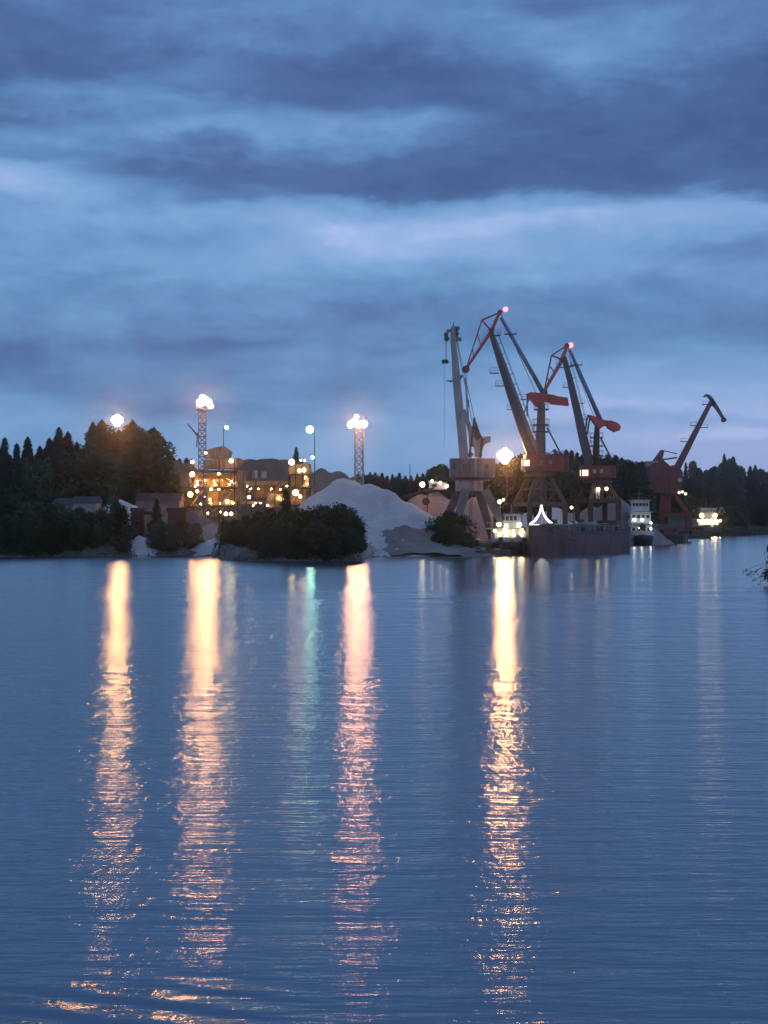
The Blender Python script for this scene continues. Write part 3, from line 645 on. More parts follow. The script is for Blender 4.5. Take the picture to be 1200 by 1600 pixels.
for (a, b_, c_, e_) in ((300, 792, 322, 764), (345, 792, 368, 764), (325, 762, 345, 739), (368, 762, 345, 739), (300, 762, 318, 739), (322, 808, 345, 793)): br.beam((lx(a), -3.5, lz(b_)), (lx(c_), -3.5, lz(e_)), .28, .2)
br.build('brace', M['ochre'], pt)
MB().slab([(lx(321), lz(716)), (lx(324), lz(704)), (lx(341), lz(699)), (lx(352), lz(698)), (lx(362), lz(706)), (lx(358), lz(717))], -2.2, 2.2).build('conveyor_head', M['tan'], pt)
MB().slab([(lx(322), lz(733)), (lx(322), lz(719)), (lx(374), lz(716)), (lx(384), lz(720)), (lx(368), lz(733))], -2.6, 2.2).build('chute', M['tan'], pt)
for a, b_ in ((330, 752), (352, 750)): 
    MB().prism([(lx(a) - 1.6, -2.2), (lx(a) + 1.6, -2.2), (lx(a) + 1.6, 1), (lx(a) - 1.6, 1)], lz(748), lz(740)).box((lx(a), -.6, lz(754)), (1.1, 1.1, 1.7)).build('hopper', M['ochre'], pt)
MB().slab([(lx(333), lz(783)), (lx(336), lz(770)), (lx(350), lz(768)), (lx(352), lz(784))], -2.4, 1).build('crusher', M['ochre'], pt)
MB().tube((lx(352), -2, lz(778)), (lx(366), -2, lz(776)), .9, n=12).tube((lx(352), -2.2, lz(778)), (lx(351), -2.2, lz(778)), 1.1, n=12).build('drum', M['tan'], pt)
MB().slab([(lx(298), lz(815)), (lx(298), lz(798)), (lx(312), lz(796)), (lx(322), lz(815))], -1, 2.8).build('cladding', M['tan'], pt)
MB().box(((lx(298) + lx(369)) / 2, 3.3, (lz(763) + lz(737)) / 2), (lx(369) - lx(298) - .6, .2, 2.9)).box(((lx(320) + lx(369)) / 2, 3.3, (lz(792) + lz(763)) / 2), (lx(369) - lx(320) - .6, .2, 3.2)).build('back_panel', M['tan'], pt)
pp = MB()
for a in (373, 378, 383): pp.tube((lx(a), -1.5, lz(735)), (lx(a), -1.5, lz(782)), .28, n=8)
for z in (745, 760, 775): pp.beam((lx(369), -1.4, lz(z)), (lx(387), -1.4, lz(z)), .25, .25)
pp.build('pipe', M['tan'], pt)
st = MB()
for k in range(10): st.box((lx(360) - k * .42, -4.6, lz(792) - .3 - k * .42), (.5, .9, .08))
st.beam((lx(362), -4.2, lz(791)), (lx(330), -4.2, lz(818)), .2, .1); st.build('stair', M['brown'], pt)
for a, b_, r_, em in ((304, 723, .34, 'plant'), (304, 742, .52, 'plant'), (301, 773, .55, 'plant'), (312, 768, .34, 'plant'), (364, 721, .45, 'plantw'), (358, 784, .40, 'plantw'), (356, 803, .36, 'plantw'), (364, 803, .36, 'plantw'), (345, 741, .25, 'plant'), (333, 765, .3, 'plant'), (345, 765, .22, 'plant'), (325, 709, .26, 'plant')):
    flood(pt, (lx(a), -4.0, lz(b_)), r_, E[em], (0, -.6, -.8))
for a, b_ in ((310, 757), (322, 755), (338, 758), (360, 757), (315, 788), (330, 786), (344, 787), (365, 786), (330, 729), (345, 729), (312, 733), (306, 760), (326, 802), (346, 800)):
    flood(pt, (lx(a), -1.4, lz(b_)), .15, E['fill_lamp'], (0, -.4, -.9))  # extra lamps added between the decks to brighten the interior
for a, b_ in ((306, 752), (318, 750), (332, 752), (346, 750), (360, 752), (326, 780), (340, 778), (356, 780), (318, 776)):
    flood(pt, (lx(a), 2.5, lz(b_)), .12, E['fill_lamp'], (0, -.2, -1))  # lamps added close to the back panels to light them up
for a, b_ in ((300, 748), (356, 760), (366, 760), (308, 800), (350, 800)): MB().tube((lx(a), -2.8, lz(b_ - 12)), (lx(a), -2.8, lz(b_ + 6)), .14, n=6).build('pipe', M['lgrey'], pt)
# conveyor gallery
d = 338; s_ = d / F; bx = XP(418, d)
cg = empty('conveyor_gallery', (bx, d, QZ), 0, 'long horizontal conveyor gallery joining the two lit plant towers', 'conveyor')
def lx(px): return (px - 418) * s_
def lz(py): return ZP(py, d) - QZ
MB().box((0, 0, lz(755)), (lx(452) - lx(384), 2.2, .9)).build('belt_bridge', M['tan'], cg)
MB().box((lx(412), 0, lz(785)), (lx(448) - lx(376), 2.2, .55)).build('lower_bridge', M['tan'], cg)
gg = MB()
for a in (386, 400, 414, 430, 447): gg.beam((lx(a), -1, -.3), (lx(a), -1, lz(757)), .25, .25)
for a, b_ in ((386, 400), (414, 430)): gg.beam((lx(a), -1, lz(783)), (lx(b_), -1, lz(758)), .15, .15)
gg.build('trestle', M['brown'], cg)
MB().tube((lx(399), -.6, lz(747)), (lx(399), -.6, lz(735)), .75, .5, 10).tube((lx(413), -.6, lz(747)), (lx(413), -.6, lz(737)), .6, .6, 10).build('tank', M['lgrey'], cg)
MB().box((lx(420), 1.6, lz(768)), (6.5, .3, 2.9)).build('back_panel', M['brown'], cg)
MB().slab([(lx(417), lz(792)), (lx(418), lz(770)), (lx(444), lz(773)), (lx(444), lz(792))], 0, 1.2).build('cladding', M['lgrey'], cg)
for a, b_, r_ in ((390, 777, .33), (387, 760, .18), (449, 760, .2), (400, 786, .15), (408, 786, .15)): flood(cg, (lx(a), -1.6, lz(b_)), r_, E['plantw'], (0, -.6, -.8))
# right tower
d = 332; s_ = d / F
t2 = empty('plant_tower', (XP(468, d), d, QZ), 0, 'smaller lamplit steel tower at the right end of the conveyor gallery', 'plant tower')
def lx(px): return (px - 468) * s_
def lz(py): return ZP(py, d) - QZ
frame_tower(t2, lx(452), lx(484), -2.4, 2.4, [lz(790), lz(762), lz(742)], None, M['brown'], .2)
MB().slab([(lx(456), lz(755)), (lx(455), lz(742)), (lx(470), lz(738)), (lx(478), lz(752)), (lx(474), lz(758))], -2, 1.5).build('hopper', M['ochre'], t2)
MB().box((lx(470), 1.6, lz(752)), (3.6, .25, 6)).build('back_panel', M['tan'], t2)
MB().slab([(lx(452), lz(742)), (lx(452), lz(730)), (lx(480), lz(722)), (lx(486), lz(728)), (lx(486), lz(742))], -.5, 2).build('hood', M['tan'], t2)
MB().slab([(lx(455), lz(788)), (lx(455), lz(766)), (lx(478), lz(766)), (lx(480), lz(788))], -1, 2).build('cladding', M['tan'], t2)
for a, b_, r_ in ((457, 723, .62), (469, 736, .36), (476, 735, .42), (463, 770, .62), (470, 776, .35), (471, 720, .2), (477, 720, .2)): flood(t2, (lx(a), -3.0, lz(b_)), r_, E['plantw'], (0, -.6, -.8))

for a, b_ in ((458, 746), (466, 745), (477, 746), (458, 768), (476, 768), (467, 780), (480, 756)): flood(t2, (lx(a), .9, lz(b_)), .12, E['fill_lamp'], (0, -.2, -1))  # lamps added to brighten the dim back of this tower
MB().beam((lx(455), -2.3, lz(761)), (lx(470), -2.3, lz(744)), .22).beam((lx(470), -2.3, lz(761)), (lx(482), -2.3, lz(744)), .22).beam((lx(455), -2.3, lz(789)), (lx(470), -2.3, lz(764)), .22).build('brace', M['ochre'], t2)
d = 338; s_ = d / F
for a, b_ in ((392, 764), (404, 764), (424, 764), (438, 765), (396, 790), (418, 790), (436, 778)): flood(cg, ((a - 418) * s_, -.5, ZP(b_, d) - QZ), .11, E['fill_lamp'], (0, -.2, -1))  # lamps added to brighten the gallery
# ------------------------------------------------------------------ sheds and machines on the bank
def shed(name, label, px0, px1, py0, py1, d, depth, mw, mr, cat='shed', roof='gable'):
    x0, x1 = XP(px0, d), XP(px1, d); zt = ZP(py0, d); zb = min(ZP(py1, d), land_z((x0 + x1) / 2, d)) - .2
    o = empty(name, ((x0 + x1) / 2, d + depth / 2, zb), 0, label, cat); w_ = x1 - x0; h = zt - zb
    MB().box((0, 0, h * .42), (w_, depth, h * .84)).build('wall', mw, o)
    if roof == 'gable': MB().add([(-w_ / 2 - .3, -depth / 2 - .3, h * .84), (w_ / 2 + .3, -depth / 2 - .3, h * .84), (w_ / 2 + .3, depth / 2 + .3, h * .84), (-w_ / 2 - .3, depth / 2 + .3, h * .84), (-w_ / 2 - .3, 0, h), (w_ / 2 + .3, 0, h)],
        [(3, 2, 1, 0), (0, 1, 5, 4), (2, 3, 4, 5), (0, 4, 3), (1, 2, 5)]).build('roof', mr, o)
    else: MB().box((0, 0, h * .84 + h * .05), (w_ + .4, depth + .4, h * .1)).build('roof', mr, o)
    k = max(1, int(w_ / 2.2))
    for i in range(k): MB().box((-w_ / 2 + w_ * (i + .5) / k, -depth / 2 - .03, h * .5), (.8, .1, .8)).build('window', M['glass'], o)
    MB().box((w_ * .32, -depth / 2 - .04, h * .25), (.9, .1, h * .5)).build('door', M['brown'], o)
    return o
shed('shed', 'pale plastered shed among the bushes on the left bank', 114, 151, 775, 803, 300, 5, M['lgrey'], M['roofm'])
shed('shed', 'low dark-roofed shed left of the pale plastered shed', 84, 112, 778, 798, 306, 5, M['conc'], M['roofm'])
shed('shed', 'long low dark-roofed store between the left wood and the plant', 212, 280, 770, 790, 322, 8, M['rock'], M['roofm'])
shed('container', 'rusty brown cabin above the pale gravel spill', 205, 224, 790, 814, 292, 3, M['brown'], M['roofm'], 'container', 'flat')
shed('container', 'small tan cabin left of the small bank spruce', 226, 240, 796, 815, 290, 3, M['tan'], M['roofm'], 'container', 'flat')
shed('container', 'brown cabin left of the front lattice mast', 262, 290, 790, 818, 291, 4, M['brown'], M['roofm'], 'container', 'flat')
# screening machine on the pink heap
d = 333; s_ = d / F
sm = empty('screening_machine', (XP(680, d), d, ZP(766, d)), .1, 'white lamplit screening machine on top of the pink heap', 'machine')
MB().box((.6, 0, .9), (3.6, 2.2, 1.5)).slab([(-1.4, 1.6), (2.4, 1.1), (2.4, 1.5), (-1.4, 2.1)], -1.2, 1.2).build('housing', M['white'], sm)
MB().box((-.4, -1.4, 1.0), (1.1, .2, .6)).build('grille', M['dkst'], sm)
for k in (-1.2, 0, 1.2, 2.2): MB().beam((k, -.9, -.8), (k, -.9, .3), .15).beam((k, .9, -.8), (k, .9, .3), .15).build('leg', M['brown'], sm)
for c_, r_ in (((-3.0, -1.5, 1.2), .55), ((-.9, -1.7, 2.0), .24), ((.9, -1.7, 1.6), .26), ((2.4, -1.4, .9), .3)): flood(sm, c_, r_, E['far'], (0, -.5, -.85))
cb = empty('conveyor_belt', (XP(655, 325), 325, QZ), 0, 'dark inclined conveyor belt leaning on the pink heap', 'conveyor')
z0_, z1_ = ZP(777, 325) - QZ, ZP(762, 325) - QZ
MB().beam((-3.5, 0, z0_), (3.2, 0, z1_), .35, 1.1).build('belt_bridge', M['dkst'], cb)
MB().beam((1.5, -.4, -.2), (1.8, -.4, z1_ - .4), .2).beam((1.5, .4, -.2), (1.8, .4, z1_ - .4), .2).beam((-2.4, 0, -.2), (-2.4, 0, z0_), .2).build('support', M['brown'], cb)
MB().tube((1.4, -1.2, z0_ - .9), (1.4, .9, z0_ - .9), .8, n=14).build('drum', M['brown'], cb)

# ------------------------------------------------------------------ harbour cranes
class CF:                                   # crane frame: photo measurements turned into metres on the crane's own plane
    def __init__(s, px, d): s.px = px; s.d = d; s.s = d / F
    def __call__(s, px, py, y=0.): return Vector(((px - s.px) * s.s, y, CAMH + (HOR - py) * s.s - QZ))
def portal(o, c, top_w, foot_w, ztop, zbeam, m, yaw, leg=.8, double=True):
    """four splayed legs carrying the ring, tied by a square of beams, on rail bogies"""
    ca, sa = math.cos(yaw), math.sin(yaw); rot = lambda x, y, z: Vector((x * ca - y * sa, x * sa + y * ca, z))
    for i, k in ((-1, -1), (1, -1), (1, 1), (-1, 1)):
        l_ = MB()
        if zbeam: l_.beam(rot(i * top_w, k * top_w, ztop), rot(i * foot_w, k * foot_w, zbeam), leg * .8, leg * .8, leg, leg); l_.beam(rot(i * foot_w, k * foot_w, zbeam + .2), rot(i * foot_w, k * foot_w, .9), leg * 1.2, leg * 1.2, leg, leg)
        else: l_.beam(rot(i * top_w, k * top_w, ztop), rot(i * foot_w, k * foot_w, .9), leg * 1.4, leg * 1.6, leg, leg)
        lg = l_.build('leg', m, o)
        bg_ = MB()
        for q_ in (-.75, .75): bg_.box(rot(i * foot_w + 0, k * foot_w + q_, .72), (.5, 1.1, .4), yaw)
        for q_ in (-1.1, -.4, .4, 1.1): a_ = rot(i * foot_w - .18, k * foot_w + q_, .38); b_ = rot(i * foot_w + .18, k * foot_w + q_, .38); bg_.tube(a_, b_, .36, n=10)
        bg_.build('bogie', M['dkst'], lg)
    b_ = MB()
    z = zbeam if zbeam else 2.0
    for (i, k), (i2, k2) in (((-1, -1), (1, -1)), ((1, -1), (1, 1)), ((1, 1), (-1, 1)), ((-1, 1), (-1, -1))):
        if zbeam or i == i2: b_.beam(rot(i * foot_w, k * foot_w, z), rot(i2 * foot_w, k2 * foot_w, z), leg, leg * 1.0, up=(0, 0, 1))
    b_.build('portal_beam', m, o)
def railing_ring(r, z, n=14):
    b = MB(); pts = [(r * math.cos(6.2832 * k / n), r * math.sin(6.2832 * k / n)) for k in range(n)]
    for k in range(n):
        x, y = pts[k]; x2, y2 = pts[(k + 1) % n]; b.tube((x, y, z), (x, y, z + 1.1), .035, n=4); b.tube((x, y, z + 1.1), (x2, y2, z + 1.1), .035, n=4)
    return b
def off(o, ms, v):  # shift every point of a builder
    ms.v = [(x + v[0], y + v[1], z + v[2]) for x, y, z in ms.v]; return ms
def red_crane(name, label, px, d, q, mats):
    C = CF(px, d); o = empty(name, (XP(px, d), d, QZ), 0, label, 'harbour crane'); k = C.s / .129
    mb, mj, mc, mp = mats
    zr = C(0, q['ring']).z; zb = C(0, q['beam']).z
    portal(o, C, 1.35 * k, q['foot'], zr, zb, mp, R(18), .85 * k)
    pb = MB()                                # lattice between the pyramid legs
    for a in range(4):
        an = R(18) + R(45) + a * R(90); an2 = an + R(90)
        t0 = Vector((math.cos(an) * 1.35 * k * 1.414, math.sin(an) * 1.35 * k * 1.414, zr)); t1 = Vector((math.cos(an2) * 1.35 * k * 1.414, math.sin(an2) * 1.35 * k * 1.414, zr))
        b0 = Vector((math.cos(an) * q['foot'] * 1.414, math.sin(an) * q['foot'] * 1.414, zb)); b1 = Vector((math.cos(an2) * q['foot'] * 1.414, math.sin(an2) * q['foot'] * 1.414, zb))
        m0, m1_ = t0.lerp(b0, .5), t1.lerp(b1, .5); bm_ = (b0 + b1) / 2
        pb.beam(m0, m1_, .3); pb.beam(m0, bm_, .28); pb.beam(m1_, bm_, .28); pb.beam(t0, m1_, .2); pb.beam(t1, m0, .2)
    pb.build('brace', mp, o)
    st = MB(); st.tube((0, 0, zb), (0, 0, zr), 1.1 * k, 1.5 * k, 12); st.build('king_post', mp, o)
    sl_ = MB(); sl_.tube((0, 0, zr - .5), (0, 0, zr + .25), 2.9 * k, 3.1 * k, 20); pl = sl_.build('slewing_ring', M['dkst'], o)
    railing_ring(3.0 * k, zr + .25).build('railing', M['dkst'], pl)
    # machine house: flat front, rounded tail
    x0, x1, ht, hb = q['house']; a = C(x0, ht); b = C(x1, hb); w_ = 2.4 * k; n = 7
    poly = [(a.x, -w_), (b.x - w_ * .8, -w_)] + [(b.x - w_ * .8 + w_ * .8 * math.sin(R(180) * i / n), -w_ * math.cos(R(180) * i / n)) for i in range(1, n)] + [(b.x - w_ * .8, w_), (a.x, w_)]
    MB().prism(poly, b.z, a.z).build('machine_house', M['hred'], o, False)
    MB().prism([(x * 1.02, y * 1.03) for x, y in poly], a.z, a.z + .15).build('house_roof', M['dred'], o)
    for u in (.35, .55): MB().box((a.x + (b.x - a.x) * u, -w_ - .02, (a.z + b.z) / 2 + .2), (.7 * k, .1, .8 * k)).build('window', M['glass'], o)
    # cab
    cx, cy = q['cab']; c_ = C(cx, cy); co = MB().box((c_.x, -w_ * .7, c_.z), (1.7 * k, 1.7, 2.3 * k)).build('cab', mc, o)
    MB().box((c_.x, -w_ * .7 - .86, c_.z + .25), (1.2 * k, .06, 1.2 * k)).box((c_.x - .86 * k, -w_ * .7, c_.z + .25), (.06, 1.2, 1.2 * k)).build('cab_window', E['win'], co)
    # column with platforms
    (cx0, cy0, r0), (cx1, cy1, r1) = q['col']; p0, p1 = C(cx0, cy0), C(cx1, cy1)
    MB().tube(p0, p1, r0, r1, 14).build('column', mc, o, True)
    for i_, yy in enumerate(q['rings']):
        u = (yy - cy0) / (cy1 - cy0); c0 = p0.lerp(p1, u); rr = r0 + (r1 - r0) * u + .75 * k
        f_ = off(o, MB().tube((0, 0, -.12), (0, 0, .12), rr, rr, 14), c0).build('platform', M['dkst'], o); off(o, railing_ring(rr, .1, 10), c0).build('railing', M['dkst'], f_)
    # boom: box girder with a dark side face and a paler top plate
    pts = q['boom']; bm = MB(); bt = MB(); 
    for (ax, ay, aw), (bx_, by, bw) in zip(pts, pts[1:]):
        A, B = C(ax, ay), C(bx_, by); dvec = (B - A).normalized(); nrm = Vector((-dvec.z, 0, dvec.x))
        nrm = nrm if nrm.x > 0 else -nrm
        wa, wb = aw * C.s, bw * C.s
        bm.beam(A, B, wa, 1.5 * k, wb, 1.1 * k); bt.beam(A + nrm * (wa * .42), B + nrm * (wb * .42), wa * .34, 1.5 * k + .12, wb * .34, 1.1 * k + .12)
    bo = bm.build('boom', mb, o); bt.build('boom_plate', mj, bo)
    hr = MB(); (ax, ay, aw), (bx_, by, bw) = pts[0], pts[-1]; n_ = 20
    for yy in (-.7 * k, .7 * k):
        A, B = C(ax + 9, ay, yy), C(bx_ + 3, by, yy)
        for (p_a, p_b) in zip(pts, pts[1:]):
            a1, b1 = C(p_a[0] + p_a[2] / 2, p_a[1], yy), C(p_b[0] + p_b[2] / 2, p_b[1], yy); up_ = Vector((.8, 0, .35)); hr.tube(a1 + up_, b1 + up_, .04, n=4)
            m_ = max(2, int((b1 - a1).length / 2))
            for i_ in range(m_): c0 = a1.lerp(b1, i_ / m_); hr.tube(c0, c0 + up_, .035, n=4)
    hr.build('handrail', M['dkst'], bo)
    for (ax, ay, sd_) in q['brk']:
        A = C(ax, ay); e_ = MB().box(A + Vector((sd_ * .9 * k, 0, 0)), (1.8 * k, 1.6, .12)); 
        for z_ in (.5, 1.0): e_.tube(A + Vector((sd_ * .1, -.8, z_)), A + Vector((sd_ * 1.8 * k, -.8, z_)), .035, n=4)
        e_.tube(A + Vector((sd_ * 1.8 * k, -.8, 0)), A + Vector((sd_ * 1.8 * k, -.8, 1.0)), .035, n=4); e_.build('platform', M['dkst'], bo)
    # jib: lower girder plus the bow above it
    tip, rear, apex, hinge = (Vector(C(*q[n_])) for n_ in ('tip', 'rear', 'apex', 'hinge'))
    jb = MB(); 
    for yy in (-.55 * k, .55 * k):
        y_ = Vector((0, yy, 0)); jb.beam(tip + y_ * .5, hinge + y_, .45 * k, .3 * k, .7 * k, .3 * k); jb.beam(hinge + y_, rear + y_ * .8, .7 * k, .3 * k, .5 * k, .3 * k)
        jb.tube(tip + y_ * .5, apex + y_ * .8, .13 * k, n=6); jb.tube(apex + y_ * .8, rear + y_ * .8, .13 * k, n=6); jb.tube(apex + y_ * .8, hinge + y_, .11 * k, n=6)
        for u in (.3, .6):
            jb.tube(tip.lerp(hinge, u) + y_ * .7, tip.lerp(apex, u + .12) + y_ * .7, .07 * k, n=5)
    for u in (.1, .25, .4, .55, .7, .85): c0 = tip.lerp(hinge, u); jb.beam(c0 + Vector((0, -.5 * k, 0)), c0 + Vector((0, .5 * k, 0)), .2 * k)
    jo = jb.build('jib', M['red'], o)
    shv = MB(); shv.tube(tip + Vector((0, -.45, 0)), tip + Vector((0, .45, 0)), .75 * k, n=14); shv.tube(rear + Vector((0, -.5, 0)), rear + Vector((0, .5, 0)), .5 * k, n=12); shv.tube(hinge + Vector((0, -.9, 0)), hinge + Vector((0, .9, 0)), .55 * k, n=12); shv.build('sheave', M['dred'], jo)
    # tie rod, from the jib's rear end down to the column head
    (ax, ay), (bx_, by) = q['tie']; to = MB().tube(C(ax, ay), C(bx_, by), .32 * k, .5 * k, 10).build('tie_rod', M['blue'], o, True)
    for u in (.22,): c0 = C(ax, ay).lerp(C(bx_, by), u); MB().box(c0, (2.4 * k, 1.4, .12)).tube(c0 + Vector((-1.1 * k, -.6, 0)), c0 + Vector((-1.1 * k, -.6, 1)), .04, n=4).tube(c0 + Vector((1.1 * k, -.6, 0)), c0 + Vector((1.1 * k, -.6, 1)), .04, n=4).build('platform', M['dkst'], to)
    # counterweight lever
    lv = MB(); pl_ = [(C(*p_).x, C(*p_).z) for p_ in q['lever']]
    lv.slab(pl_, -.9 * k, -.5 * k); lv.slab(pl_, .5 * k, .9 * k); lo = lv.build('counterweight_lever', M['red'], o)
    MB().slab([(C(*p_).x, C(*p_).z) for p_ in q['weight']], -1.3 * k, 1.3 * k).build('counterweight', M['red'], lo)
    rd = MB()
    for (a_, b_) in q['rods']:
        for yy in (-.6 * k, .6 * k): rd.tube(C(*a_, yy), C(*b_, yy), .09 * k, n=6)
    rd.build('link_rod', M['dkst'], o)
    rp = MB()
    for yy in (-.25, .25):
        rp.tube(tip + Vector((0, yy, 0)), C(*q['rope'], yy), .035, n=4)
        rp.path([tip + Vector((0, yy, .5)), rear + Vector((0, yy, .3)), C(*q['col'][1][:2], yy)], .03, 4)
    ro = rp.build('hoist_rope', M['rope'], o); hb_ = C(*q['rope']); MB().box(hb_ + Vector((0, 0, -.3)), (.5 * k, .5, .9 * k)).tube(hb_ + Vector((0, -.2, -.9)), hb_ + Vector((.1, .2, -1.2)), .2, n=8).build('hook_block', M['dkst'], ro)
    lp = C(*q['lamp']); f_ = MB().tube(rear, lp, .07, n=5).build('lamp_bracket', M['dkst'], o)
    MB().ball(lp, .5 * k, n=12, m=8).build('warning_lamp', E['redl'], f_, True)['label'] = 'glowing red warning lamp'
    return o, C
red_crane('harbour_crane', 'tallest red-jibbed harbour crane, jib reaching left over the grey crane, a red lamp on top', 843, 312, dict(
    ring=741, beam=788, foot=3.9, house=(820, 889, 712, 737), cab=(821, 726), col=((844, 715, 1.15), (846, 633, .75)), rings=(640, 664, 675),
    boom=[(836, 716, 20), (822, 682, 17), (800, 618, 14), (784, 570, 11), (768, 522, 7)], brk=((779, 583, -1), (806, 640, -1), (788, 603, -1), (813, 624, 1), (768, 524, 1)),
    tip=(728, 577), rear=(781, 488), apex=(753, 500), hinge=(768, 517), tie=((783, 496), (849, 614)),
    lever=[(822, 616), (829, 613), (850, 615), (868, 618), (868, 630), (851, 628), (842, 637), (836, 634)], weight=[(858, 618), (886, 622), (888, 634), (860, 631)],
    rods=(((824, 617), (824, 650)), ((855, 668), (878, 712)), ((828, 620), (818, 648))), rope=(731, 626), lamp=(790, 483)), (M['navy'], M['grey'], M['grey'], M['dkst']))
cr3, C3 = red_crane('harbour_crane', 'smaller red-jibbed harbour crane with a rounded red counterweight, right of the tallest', 934, 372, dict(
    ring=752, beam=783, foot=3.7, house=(907, 962, 729, 747), cab=(912, 741), col=((931, 728, .95), (933, 664, .6)), rings=(684, 697, 712),
    boom=[(921, 726, 12), (912, 690, 12), (900, 636, 10), (890, 592, 8), (881, 558, 6)], brk=((905, 655, 1), (899, 630, 1), (893, 605, -1), (883, 572, 1), (883, 574, -1)),
    tip=(850, 613), rear=(886, 540), apex=(862, 555), hinge=(879, 562), tie=((890, 546), (938, 656)),
    lever=[(918, 648), (926, 650), (945, 657), (955, 658), (955, 668), (944, 665), (936, 671), (928, 662)], weight=[(947, 659), (952, 657), (964, 661), (969, 667), (967, 673), (960, 675), (950, 669)],
    rods=(((918, 650), (915, 672)), ((938, 683), (955, 716)), ((922, 652), (917, 680))), rope=(850, 632), lamp=(892, 539)), (M['navy'], M['navy'], M['brown'], M['brown']))
for px_, py_, r_ in ((931, 765, .45), (944, 764, .38)):
    flood(cr3, C3(px_, py_, -3.9), r_, E['far'], (0, -.3, -.95))
MB().tube(C3(929, 768, -3.4), C3(929, 783, -3.4), .22, n=8).tube(C3(933, 768, -3.4), C3(933, 783, -3.4), .22, n=8).build('ladder', M['white'], cr3)  # white tubes stand in for the column of light below these lamps

# grey crane
C = CF(738, 287); gc = empty('harbour_crane', (XP(738, 287), 287, QZ), 0, 'grey straight-boomed harbour crane on splayed legs, leftmost of the cranes', 'harbour crane')
zr = C(0, 768).z
portal(gc, C, 1.9, 5.5, zr + .1, None, M['grey'], R(14), 1.15)
MB().box((-.6, 0, C(0, 759).z), (4.9, 4.9, 2.0)).build('portal_head', M['lgrey'], gc)
MB().tube((0, 0, C(0, 751).z), (0, 0, C(0, 747).z), 3.6, 3.9, 20).build('slewing_ring', M['dkst'], gc)
railing_ring(3.8, C(0, 747).z, 16).build('railing', M['grey'], gc)
a, b = C(703, 717), C(773, 746)
MB().prism([(a.x, -2.3), (a.x + .5, -2.6), (b.x - 2.2, -2.6), (b.x, -1.6), (b.x, 1.6), (b.x - 2.2, 2.6), (a.x, 2.6)], b.z, a.z).build('machine_house', M['grey'], gc)
MB().box((C(728, 732).x, -2.62, C(728, 732).z), (1.5, .08, 1.6)).box((C(759, 729).x, -2.5, C(759, 729).z), (.6, .3, .7)).box((C(709, 730).x, -2.5, C(709, 730).z), (.7, .3, .9)).build('window', M['glass'], gc)
MB().box((C(742, 731).x, -2.66, C(742, 731).z), (.25, .2, 3.4)).box((C(752, 731).x, -2.66, C(752, 731).z), (.12, .14, 3.4)).build('pilaster', M['lgrey'], gc)
bm = MB()
for (ax, ay, aw), (bx_, by, bw) in zip([(725, 717, 14), (722, 680, 14), (718, 645, 13), (713, 590, 12), (711, 560, 10), (708, 532, 8)], [(722, 680, 14), (718, 645, 13), (713, 590, 12), (711, 560, 10), (708, 532, 8), (708, 510, 6)]):
    bm.beam(C(ax, ay), C(bx_, by), aw * C.s, 1.5, bw * C.s, 1.3)
bo = bm.build('boom', M['lgrey'], gc)
MB().beam(C(727, 590, -.1), C(736, 717, -.1), .28, 1.65).build('boom_plate', M['lgrey'], bo)
MB().beam(C(724, 640, .1), C(749, 714, .1), .75, 1.6, .85, 1.6).build('boom_strut', M['lgrey'], bo)
MB().box(C(730, 710), (2.2, 1.4, .5)).build('boom_foot', M['grey'], bo)
hd = MB(); hd.beam(C(698, 518), C(714, 514), .5, 1.2); hd.beam(C(708, 516), C(709, 503), .3, .4, .12, .12); hd.beam(C(700, 518), C(697, 530), .35, .8); hd.box(C(714, 513), (1.0, 1.2, .7)); hd.box(C(716, 530), (1.2, 1.4, .6)); hd.beam(C(712, 520), C(717, 530), .3)
ho = hd.build('boom_head', M['grey'], bo)
sv_ = MB()
for (x_, y_, r_) in ((697, 523, .42), (698, 529, .5), (713, 521, .5), (709, 522, .45)): sv_.tube(C(x_, y_, -.5), C(x_, y_, .5), r_, n=12)
sv_.build('sheave', M['dkst'], ho)
pb_ = MB().box(C(703, 595), (1.3, 1.4, .12)).beam(C(703, 597), C(712, 592), .25).beam(C(722, 586), C(716, 596), .5); pb_.build('platform', M['grey'], bo)
rp = MB()
for x_, yy in ((696, -.2), (698, .2)): rp.tube(C(x_, 529, yy), C(x_, 562, yy), .035, n=4)
for a_, b_ in (((709, 508), (742, 656)), ((711, 520), (738, 660))):
    for yy in (-.3, .3): rp.tube(C(*a_, yy), C(*b_, yy), .03, n=4)
rp.tube(C(694, 560, -.3), C(694, 700, -.3), .025, n=4)
ro = rp.build('hoist_rope', M['rope'], gc)
MB().ball(C(693, 565), .38, 1, 1, 1.1).ball(C(698, 565), .38, 1, 1, 1.1).box(C(695.5, 563), (.7, .3, .3)).build('hook_block', M['dkst'], ro)
af = MB()
for yy in (-1.0, 1.0):
    af.beam(C(741, 656, yy * .4), C(733, 714, yy), .32); af.beam(C(741, 656, yy * .4), C(753, 690, yy), .35); af.beam(C(736, 682, yy), C(753, 683, yy), .28); af.beam(C(753, 686, yy), C(750, 715, yy), .5)
    af.beam(C(738, 668, yy * .6), C(748, 676, yy), .25)
af.beam(C(741, 655, -.5), C(741, 655, .5), .45)
af.slab([(C(734, 684).x, C(0, 684).z), (C(737, 667).x, C(0, 667).z), (C(746, 664).x, C(0, 664).z), (C(751, 684).x, C(0, 684).z), (C(744, 700).x, C(0, 700).z), (C(736, 697).x, C(0, 697).z)], -.6, .6)
af.build('luffing_frame', M['navy'], gc)
lv = MB(); lv.slab([(C(*p_).x, C(*p_).z) for p_ in ((742, 690), (752, 684), (764, 682), (765, 690), (757, 695), (748, 712), (742, 714))], -.8, .8)
lv.build('counterweight_lever', M['lgrey'], gc)
